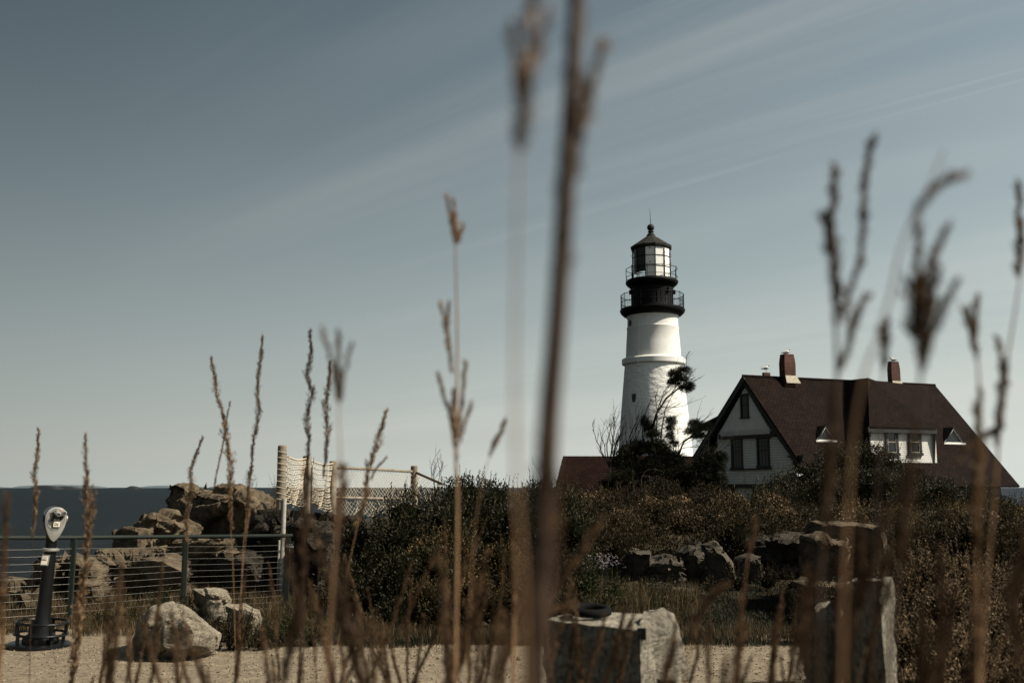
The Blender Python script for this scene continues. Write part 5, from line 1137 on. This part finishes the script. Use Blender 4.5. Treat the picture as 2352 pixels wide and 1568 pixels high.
v = Veg(90); rg = v.rg; n = 1500; X = rg.uniform(-7.5, 6.5, n); Y = 8.8+3.4*rg.random(n)**.6; k = (np.sin(X*2.1+1)*np.sin(Y*3.3)+rg.random(n)) > .45; X, Y = X[k], Y[k]; n = len(X)
D = rg.normal(size=(n, 3)); D[:, 2] *= .12; v.leaves(np.stack([X, Y, np.full(n, .012)], 1), D, .035*rg.uniform(.4, 1.6, n), .010*rg.uniform(.5, 1.6, n), rg.random(n))
for cx_, cy_, m_ in ((-6.4, 11.9, 90), (-2.9, 12.0, 120), (-.6, 11.75, 140), (1.1, 11.8, 120), (2.2, 11.9, 90), (-4.6, 11.6, 40), (3.6, 12.2, 80), (-1.5, 11.2, 30), (.4, 11.0, 24), (4.6, 11.9, 70)):
    v.blades(cx_+rg.normal(size=m_)*.28, cy_+rg.normal(size=m_)*.10, np.full(m_, .0), rg.uniform(.03, .12, m_), .006, .9, (0, .8))
o = v.build('gravel_litter', M['lf_dry']); tag(o, 'dead leaf bits and grass tufts strewn over the gravel edge', 'litter', kind='stuff')
# ================================================================ TALL DRY STALKS CLOSE TO THE CAMERA
M['stalk'] = leafmat('dry_stalk', [(0, (.022, .011, .006)), (.35, (.08, .045, .022)), (.7, (.22, .132, .068)), (1, (.48, .31, .17))], .6, .3, .25)
def spline(pts, n):
    P_ = [V3((a[0], a[1], 0)) for a in pts]; P_ = [P_[0]*2-P_[1]]+P_+[P_[-1]*2-P_[-2]]; out = []
    segs = len(P_)-3
    for i in range(segs):
        a, b_, c_, d_ = P_[i:i+4]
        for k in range(n):
            t_ = k/n; out.append(.5*((2*b_)+(-a+c_)*t_+(2*a-5*b_+4*c_-d_)*t_*t_+(-a+3*b_-3*c_+d_)*t_**3))
    out.append(P_[-2]); return [(q.x, q.y) for q in out]
def path3(pts, d, seed=0, lean=.0):
    sp_ = spline(pts, 6); y0 = sp_[0][1]; return [P(x, y, d*(1+lean*(y-y0)/1500.0)) for x, y in sp_]
def resamp(p3, step):
    out = [p3[0]]; acc = 0
    for a, b_ in zip(p3, p3[1:]):
        L_ = (b_-a).length
        if L_ < 1e-6: continue
        t_ = step-acc
        while t_ < L_: out.append(a.lerp(b_, t_/L_)); t_ += step
        acc = (acc+L_) % step
    return out
def plume(v, p3, width, dens=1.0, hl=.008, hw=.0022, tr=(0, 1), taper=True, wav=.3):
    """small tufts of husks crowded along a path that runs from the tip downwards"""
    step = max(.0024, width*.15); P0 = resamp(p3, step)
    pts = np.array([list(q) for q in P0]); n = len(pts)
    if n < 3: return
    rg = v.rg; t_ = -nrm(np.gradient(pts, axis=0)); f = np.linspace(0, 1, n)
    env = np.clip(np.sin(f*math.pi)**.6, .25, 1) if taper else np.full(n, .75)
    env = env*(1+wav*np.sin(f*n*.35+rg.uniform(0, 6)))*rg.uniform(.7, 1.2, n)
    K = max(10, int(22*dens)); side = nrm(rg.normal(size=(n, 3))); side -= (side*t_).sum(1, keepdims=True)*t_; side = nrm(side)
    k_ = rg.random((n, K, 1))                                    # place along the little side branch
    br = (t_*1.0+side*rg.uniform(.12, .40, (n, 1)))[:, None]; ln = (width*1.15*env)[:, None, None]
    jit = rg.normal(size=(n, K, 3))*(width*.10*env)[:, None, None]
    C = (pts[:, None]+br*ln*k_+jit-t_[:, None]*ln*.35).reshape(-1, 3)
    D = (np.broadcast_to(br, (n, K, 3))+rg.normal(size=(n, K, 3))*.22).reshape(-1, 3)
    L_ = max(hl, width*.42)
    tn = np.clip(rg.random((n, 1))*.55+rg.random((n, K))*.55, 0, 1)
    v.leaves(C, D, L_*rg.uniform(.5, 1.2, n*K), max(hw*.8, width*.07)*rg.uniform(.6, 1.3, n*K), (tr[0]+(tr[1]-tr[0])*tn).reshape(-1))
def stem_tube(name, p3, r_, mt, parent, tip=.5):
    n = len(p3); return MB().tube(p3, [r_*(tip+(1-tip)*i/(n-1)) for i in range(n)], 7).build(name, mt, parent, True)
M['stem'] = mat('straw_stem', (.26, .145, .072), .55, .35, var=.35, vscale=25)
M['stemdark'] = mat('dark_straw_stem', (.05, .027, .015), .6, .3, var=.4, vscale=25)
def stalk(label, d, stem, r_, plumes=(), fingers=(), seed=1, dark=False, tr=(0, 1), hl=.008, tip=.35, group='tall dry grass stalks in the foreground'):
    """stem: pixels from tip to root; plumes: (pixel path, width m); fingers: (pixel path, radius m)"""
    b_ = P(stem[-1][0], stem[-1][1], d); g_ = hgt(b_.x, b_.y)
    root = thing('grass_stalk', label, 'grass stalk', (b_.x, b_.y, g_), group)
    p3 = path3(stem, d); p3 = p3+[V3((b_.x+(b_.x-p3[-4].x)*.3, b_.y, (b_.z+g_)/2)), V3((b_.x+(b_.x-p3[-4].x)*.5, b_.y, g_-.02))]
    stem_tube('stem', p3, r_, M['stemdark' if dark else 'stem'], root, tip)
    if 12 <= seed <= 19: plumes = [(a_, w_*1.45) for a_, w_ in plumes]; fingers = [(a_, w_*1.45) for a_, w_ in fingers]
    for i, (pp, w) in enumerate(plumes):
        v = Veg(seed*17+i); plume(v, path3(pp, d), w, tr=tr, hl=hl); v.build('seed_plume', M['stalk'], root)
    for i, (pp, rr) in enumerate(fingers):
        q = path3(pp, d*(1+.004*(i-1))); n = len(q); f_ = MB().tube(q, [rr*.5*(.3+.7*min(1, k/(n*.35))) for k in range(n)], 6).build('branch', M['stemdark' if dark else 'stem'], root, True)
        v = Veg(seed*31+i+500); plume(v, q, rr*2.7, dens=.8, hl=hl*1.1, tr=(tr[0]+.1, min(1, tr[1]+.25)), taper=False, wav=.35); v.build('husks', M['stalk'], f_)
    return root
stalk('feathery stalk standing in front of the sea directly above the viewer', 4.76, [(88, 990), (85, 1060), (80, 1130), (76, 1200), (74, 1300), (72, 1400), (66, 1600)], .0015, [([(88, 988), (86, 1040), (80, 1090), (84, 1130), (78, 1200), (74, 1235)], 0.0350)], seed=1, dark=True)
stalk('feathery stalk with dense brown head right of the coin viewer', 3.64, [(196, 1000), (198, 1060), (200, 1180), (196, 1300), (180, 1450), (165, 1600)], .0018, [([(196, 998), (196, 1050), (200, 1110)], 0.0210), ([(199, 1095), (203, 1150), (202, 1215), (195, 1290)], 0.0525), ([(196, 1300), (182, 1400), (172, 1500), (162, 1590)], 0.0560)], seed=2, dark=True)
stalk('slim curved stalk whose tip leans right over the slab rock', 4.62, [(464, 1008), (447, 1060), (435, 1120), (430, 1200), (424, 1300), (420, 1430), (415, 1600)], .0014, [([(464, 1006), (450, 1045), (438, 1085), (440, 1120), (430, 1170), (428, 1250)], 0.0333)], seed=3, dark=True)
stalk('tallest left stalk with sunlit tan head leaning left', 4.48, [(485, 826), (498, 900), (512, 960), (522, 1050), (528, 1190), (535, 1300), (543, 1600)], .0015, [([(485, 824), (494, 870), (502, 920), (518, 965)], 0.0333), ([(512, 960), (524, 1030), (530, 1090), (528, 1180), (534, 1215)], 0.0473)], [([(528, 925), (520, 965), (512, 1020), (500, 1075), (492, 1120)], 0.0031)], seed=4)
stalk('straight reddish stalk between the leaning tan stalk and the net post', 4.62, [(602, 760), (597, 840), (588, 950), (578, 1080), (566, 1180), (556, 1300), (547, 1600)], .0015, [([(602, 775), (598, 830), (592, 890), (594, 950), (582, 1020), (576, 1080)], 0.0333), ([(578, 1070), (572, 1120), (566, 1180)], 0.0420)], seed=5, tr=(0, .75))
stalk('dark ragged stalk rising behind the net post', 4.20, [(713, 765), (712, 850), (708, 950), (709, 1050), (705, 1150), (700, 1300), (697, 1600)], .0015, [([(713, 764), (714, 820), (707, 860), (714, 900), (706, 960), (709, 1020), (706, 1100)], 0.0368)], seed=6, dark=True, tr=(0, .6))
stalk('wavy stalk just left of the blurred three-fingered one', 4.06, [(757, 835), (754, 900), (748, 980), (752, 1060), (742, 1160), (732, 1300), (726, 1600)], .0015, [([(757, 834), (755, 880), (748, 930), (752, 990), (748, 1050), (742, 1100)], 0.0333)], seed=7, dark=True, tr=(0, .8))
stalk('blurred stalk with three short fingers and a dark head', 1.25, [(778, 800), (778, 950), (782, 1080), (770, 1250), (745, 1600)], .0016, [([(776, 840), (779, 890), (776, 930)], .012)], [([(740, 757), (756, 810), (768, 870), (776, 920)], .0016), ([(777, 765), (777, 820), (778, 920)], .0018), ([(806, 795), (795, 840), (784, 890), (779, 930)], .0015)], seed=8, tr=(0, .5), hl=.006)
stalk('sunlit orange stalk bending right in front of the net', 3.36, [(887, 948), (868, 1010), (848, 1080), (832, 1160), (805, 1280), (785, 1400), (762, 1600)], .0017, [([(887, 946), (875, 990), (858, 1040), (845, 1090), (838, 1150), (815, 1210)], 0.0350)], [([(886, 1052), (868, 1072), (850, 1100)], 0.0028)], seed=9, tr=(.3, 1))
stalk('bright straw stalk with a tufted crown against the sky', 1.7, [(1045, 540), (1049, 700), (1050, 850), (1046, 1000), (1050, 1150), (1048, 1350), (1044, 1600)], .0038, [([(1044, 500), (1048, 530), (1047, 566)], .022), ([(1040, 900), (1044, 980), (1050, 1060)], .010)],
      [([(1026, 455), (1034, 500), (1045, 552)], .0016), ([(1042, 462), (1044, 500), (1046, 552)], .0016), ([(1064, 520), (1056, 540), (1048, 562)], .0016), ([(1012, 700), (1022, 740), (1028, 790), (1040, 860)], .0018), ([(1030, 700), (1028, 760), (1036, 830)], .0012), ([(1068, 835), (1064, 890), (1058, 950), (1050, 1010)], .0024), ([(1006, 862), (1020, 910), (1036, 965), (1045, 1030)], .0022), ([(1082, 930), (1068, 970), (1054, 1020)], .0012)], seed=10, tr=(.35, 1))
stalk('short tan spikelet leaning right beside the tall straw stalk', 1.8, [(1160, 970), (1142, 1010), (1125, 1045), (1108, 1110), (1090, 1220), (1078, 1400), (1070, 1600)], .0011, [([(1160, 968), (1148, 995), (1136, 1022), (1124, 1050)], .011)], seed=11, tr=(.3, 1))
stalk('very blurred pale stalk with a forked dark head near the top centre', .55, [(1192, 330), (1188, 500), (1183, 800), (1186, 1100), (1200, 1350), (1205, 1650)], .0017, [([(1202, 170), (1198, 270), (1190, 360)], .013)], [([(1178, 70), (1186, 150), (1200, 260)], .0018), ([(1224, -20), (1218, 80), (1206, 220)], .0026), ([(1262, 20), (1240, 90), (1210, 200)], .0018)], seed=12, tr=(0, .7), hl=.005)
stalk('thickest blurred brown stalk running from top to bottom of the view', .62, [(1330, -60), (1322, 60), (1308, 300), (1296, 500), (1278, 760), (1262, 950), (1252, 1150), (1240, 1350), (1222, 1650)], .0078, [([(1330, -60), (1318, 120), (1306, 320), (1296, 520), (1280, 740)], .014), ([(1262, 950), (1256, 1100), (1244, 1300), (1225, 1600)], .018)], [([(1378, 110), (1362, 190), (1338, 290), (1314, 400)], .0022)], seed=13, dark=True, tip=.7, tr=(0, .7), hl=.006)
stalk('blurred dark-headed stalk with two side branches left of the chimneys', .95, [(1912, 490), (1914, 620), (1920, 760), (1922, 900), (1905, 1100), (1885, 1300), (1876, 1650)], .0032, [([(1908, 500), (1912, 560), (1918, 640), (1920, 760)], .011), ([(1915, 900), (1905, 1080), (1888, 1280)], .012)], [([(1919, 398), (1914, 450), (1912, 510)], .0024), ([(1890, 505), (1900, 540), (1912, 590)], .0018), ([(2001, 330), (1988, 400), (1983, 480), (1978, 590), (1955, 660), (1935, 740)], .0022), ([(1984, 690), (1962, 740), (1945, 800), (1930, 850)], .0026)], seed=14, dark=True, tr=(0, .6))
stalk('faint long forked blade curving right high above the house', .75, [(2168, 345), (2140, 420), (2105, 490), (2070, 570), (2045, 680), (2015, 780), (1985, 860), (1960, 1000), (1940, 1300), (1930, 1650)], .0018, [], [([(2206, 400), (2160, 420), (2118, 465), (2090, 520)], .0016)], seed=15, tr=(.2, .9))
stalk('blurred stalk with a big dark clotted head and spreading fingers', .85, [(2120, 700), (2115, 860), (2100, 1000), (2080, 1150), (2055, 1350), (2035, 1650)], .0030, [([(2108, 660), (2104, 720), (2100, 790)], .024), ([(2124, 720), (2120, 800), (2114, 860)], .015), ([(2100, 1000), (2080, 1150), (2060, 1330)], .012)], [([(2112, 535), (2106, 600), (2104, 680)], .0022), ([(2170, 530), (2140, 600), (2118, 660), (2108, 720)], .0024), ([(2152, 620), (2144, 690), (2130, 760)], .0018), ([(2190, 655), (2168, 700), (2140, 770), (2122, 840)], .0022), ([(2135, 700), (2120, 780), (2118, 850)], .0024)], seed=16, dark=True, tr=(0, .6))
stalk('small dark bristly tip poking up left of the right chimney', 1.0, [(2034, 742), (2031, 800), (2029, 870), (2022, 1000), (2010, 1300), (2000, 1650)], .0016, [([(2034, 742), (2032, 790), (2030, 860)], .008)], seed=17, dark=True, tr=(0, .5))
stalk('forked tan stalk right of the dark clotted one', 1.15, [(2200, 690), (2222, 740), (2240, 790), (2248, 870), (2250, 1000), (2244, 1200), (2246, 1400), (2250, 1650)], .0022, [([(2222, 720), (2234, 770), (2244, 830)], .013), ([(2250, 900), (2246, 1100), (2242, 1300)], .013)], [([(2246, 690), (2240, 730), (2238, 780)], .0016)], seed=18, tr=(.2, 1))
stalk('tall stalk at the right edge curving down past the roof corner', 1.2, [(2342, 500), (2346, 600), (2334, 700), (2318, 800), (2300, 920), (2292, 1040), (2280, 1180), (2262, 1400), (2250, 1650)], .0022, [([(2340, 520), (2344, 580), (2340, 640)], .014), ([(2310, 840), (2298, 930), (2290, 1030)], .010)], [([(2340, 430), (2340, 480), (2344, 540)], .0018), ([(2292, 780), (2300, 840), (2304, 890)], .0016), ([(2205, 1050), (2236, 1012), (2280, 990), (2300, 960)], .0020)], seed=19, tr=(0, .9))
stalk('hazy brown stalk at the far left edge', 1.6, [(16, 1140), (14, 1200), (10, 1290), (5, 1400), (0, 1600)], .0020, [([(16, 1140), (15, 1190), (11, 1260)], .013), ([(10, 1240), (5, 1340), (2, 1450)], .018)], seed=20, tr=(0, .6))
stalk('thick fuzzy brown stalk dropping below the dark ragged one', 1.7, [(705, 1090), (702, 1180), (696, 1300), (692, 1450), (690, 1600)], .0022, [([(706, 1090), (700, 1200), (694, 1330)], .030), ([(693, 1330), (690, 1450)], .014)], seed=21, dark=True, tr=(0, .5))
stalk('fuzzy brown stalk below the blurred three-fingered one', 1.5, [(788, 1070), (786, 1150), (776, 1260), (766, 1400), (755, 1600)], .0022, [([(790, 1080), (784, 1150), (774, 1250)], .028)], seed=22, dark=True, tr=(0, .6))
stalk('blunt reddish stalk tip in front of the goldenrod', 1.5, [(1177, 1252), (1180, 1320), (1180, 1400), (1176, 1600)], .0034, [([(1177, 1252), (1180, 1300), (1181, 1420)], .010)], seed=23, tr=(.1, .8))
stalk('long blade slanting up right across the grey outcrop', 1.3, [(1385, 1190), (1340, 1260), (1300, 1320), (1265, 1380), (1240, 1440), (1225, 1600)], .0018, [([(1385, 1190), (1335, 1265), (1290, 1335), (1250, 1410)], .011)], [([(1312, 1388), (1280, 1400), (1245, 1420), (1228, 1450)], .0022)], seed=24, tr=(.1, .9))
stalk('bent seed stalk in front of the lawn patch', 1.9, [(1736, 1195), (1722, 1250), (1712, 1330), (1702, 1400), (1690, 1600)], .0018, [([(1736, 1195), (1726, 1240), (1716, 1290)], .014), ([(1708, 1350), (1700, 1440), (1692, 1540)], .020)], seed=25, tr=(.1, .9))
stalk('drooping fuzzy seed head in front of the gravel right of the wide post', 1.6, [(1660, 1345), (1625, 1385), (1600, 1440), (1580, 1520), (1566, 1620)], .0018, [([(1662, 1342), (1632, 1368), (1606, 1410), (1588, 1480)], .030)], seed=26, tr=(0, .8))
stalk('curled dry plume over the narrow granite posts', 1.1, [(2036, 1170), (2020, 1240), (1995, 1330), (1965, 1420), (1950, 1620)], .0020, [([(2040, 1165), (2024, 1235), (1998, 1320), (1970, 1410)], .018)], seed=27, dark=True, tr=(0, .5))
stalk('dark fuzzy stalk covering the shorter granite post', 1.3, [(1868, 1330), (1858, 1400), (1852, 1480), (1848, 1620)], .0020, [([(1868, 1330), (1860, 1390), (1854, 1470), (1850, 1560)], .014)], seed=28, dark=True, tr=(0, .5))
stalk('pale straw stalk across the seed-head thicket on the right', 1.0, [(2236, 1330), (2240, 1400), (2244, 1480), (2246, 1620)], .0032, [([(2236, 1330), (2242, 1420), (2245, 1540)], .008)], seed=29, tr=(.2, .9))
stalk('sunlit straw stem left of the net post reaching the gravel', 4.48, [(572, 1180), (562, 1260), (552, 1370), (545, 1480), (540, 1620)], .0022, [([(574, 1165), (568, 1200), (562, 1240)], 0.0175)], seed=30, tr=(.4, 1))
# ---- the uncounted rest of the tussock close to the lens
v = Veg(200); rg = random.Random(77)
def loose(px, py, d, bottom=1640, w=.018, r_=.0014, tr=(0, .8), lean=None, pl=None):
    if 30 < px < 165: px += 150
    ln = lean if lean is not None else rg.uniform(-.30, .16); pl = pl or rg.uniform(140, 330); cv = rg.uniform(-.0004, .0007)
    x_ = lambda y: px-ln*(y-py)*1.0-cv*(y-py)**2*.5+rg.uniform(-3, 3)
    st = [(x_(py+(bottom-py)*k/5), py+(bottom-py)*k/5) for k in range(6)]
    p3 = path3(st, d); pts = np.array([list(q) for q in p3]); D = pts[:-1]-pts[1:]; l_ = np.linalg.norm(D, axis=1)
    for k in range(3): v.leaves(pts[1:], D, l_*1.15, r_*2.2, np.full(len(D), rg.uniform(.1, .9)))
    nb = rg.choice((1, 1, 2, 3))
    for q in range(nb):
        y0 = py+(pl*.3*q if q else 0); dx = rg.uniform(-22, 22) if q else 0
        plume(v, path3([(x_(y0)+dx*1.3, y0), (x_(y0+pl*.3)+dx*.9, y0+pl*.3), (x_(y0+pl*.65)+dx*.3, y0+pl*.65), (x_(y0+pl), y0+pl)], d), w*(1 if q == 0 else .7), dens=.8, tr=tr)
for k in range(28): loose(rg.uniform(-20, 900), rg.uniform(1265, 1500), rg.uniform(1.8, 4.0), w=rg.uniform(.010, .022))
for k in range(24): loose(rg.uniform(850, 1320), rg.uniform(1180, 1450), rg.uniform(1.3, 3.4), w=rg.uniform(.010, .022), lean=rg.uniform(-.15, .5))
for k in range(18): loose(rg.uniform(1300, 1850), rg.uniform(1330, 1520), rg.uniform(1.4, 3.2), w=rg.uniform(.010, .022), lean=rg.uniform(-.05, .3))
for k in range(20): loose(rg.uniform(1850, 2380), rg.uniform(1180, 1470), rg.uniform(.9, 2.4), w=rg.uniform(.012, .022), tr=(0, .5), lean=rg.uniform(-.1, .25))
for k in range(4): loose(rg.uniform(640, 820), rg.uniform(1200, 1330), rg.uniform(1.2, 1.8), w=.024, tr=(0, .4))
n = 900; X = v.rg.uniform(-3.4, 3.4, n); Y = v.rg.uniform(1.2, 6.0, n); k = abs(X) < Y*.62+.2; X, Y = X[k], Y[k]
Z = np.array([hgt(a, b_) for a, b_ in zip(X, Y)]); H = np.minimum(.9, (1.86-Y*np.interp(X/Y, [-.5, -.2, 0, .1, .35, .5], [.20, .21, .19, .20, .155, .13]))-Z)*v.rg.uniform(.6, 1.05, len(X)); kk = H > .05
v.blades(X[kk], Y[kk], Z[kk], H[kk]*v.rg.uniform(.55, 1, kk.sum()), .004, .9, (0, .7))
o = v.build('dry_tussock', M['stalk']); tag(o, 'tangle of blurred brown grass along the bottom of the view', 'grass', kind='stuff')
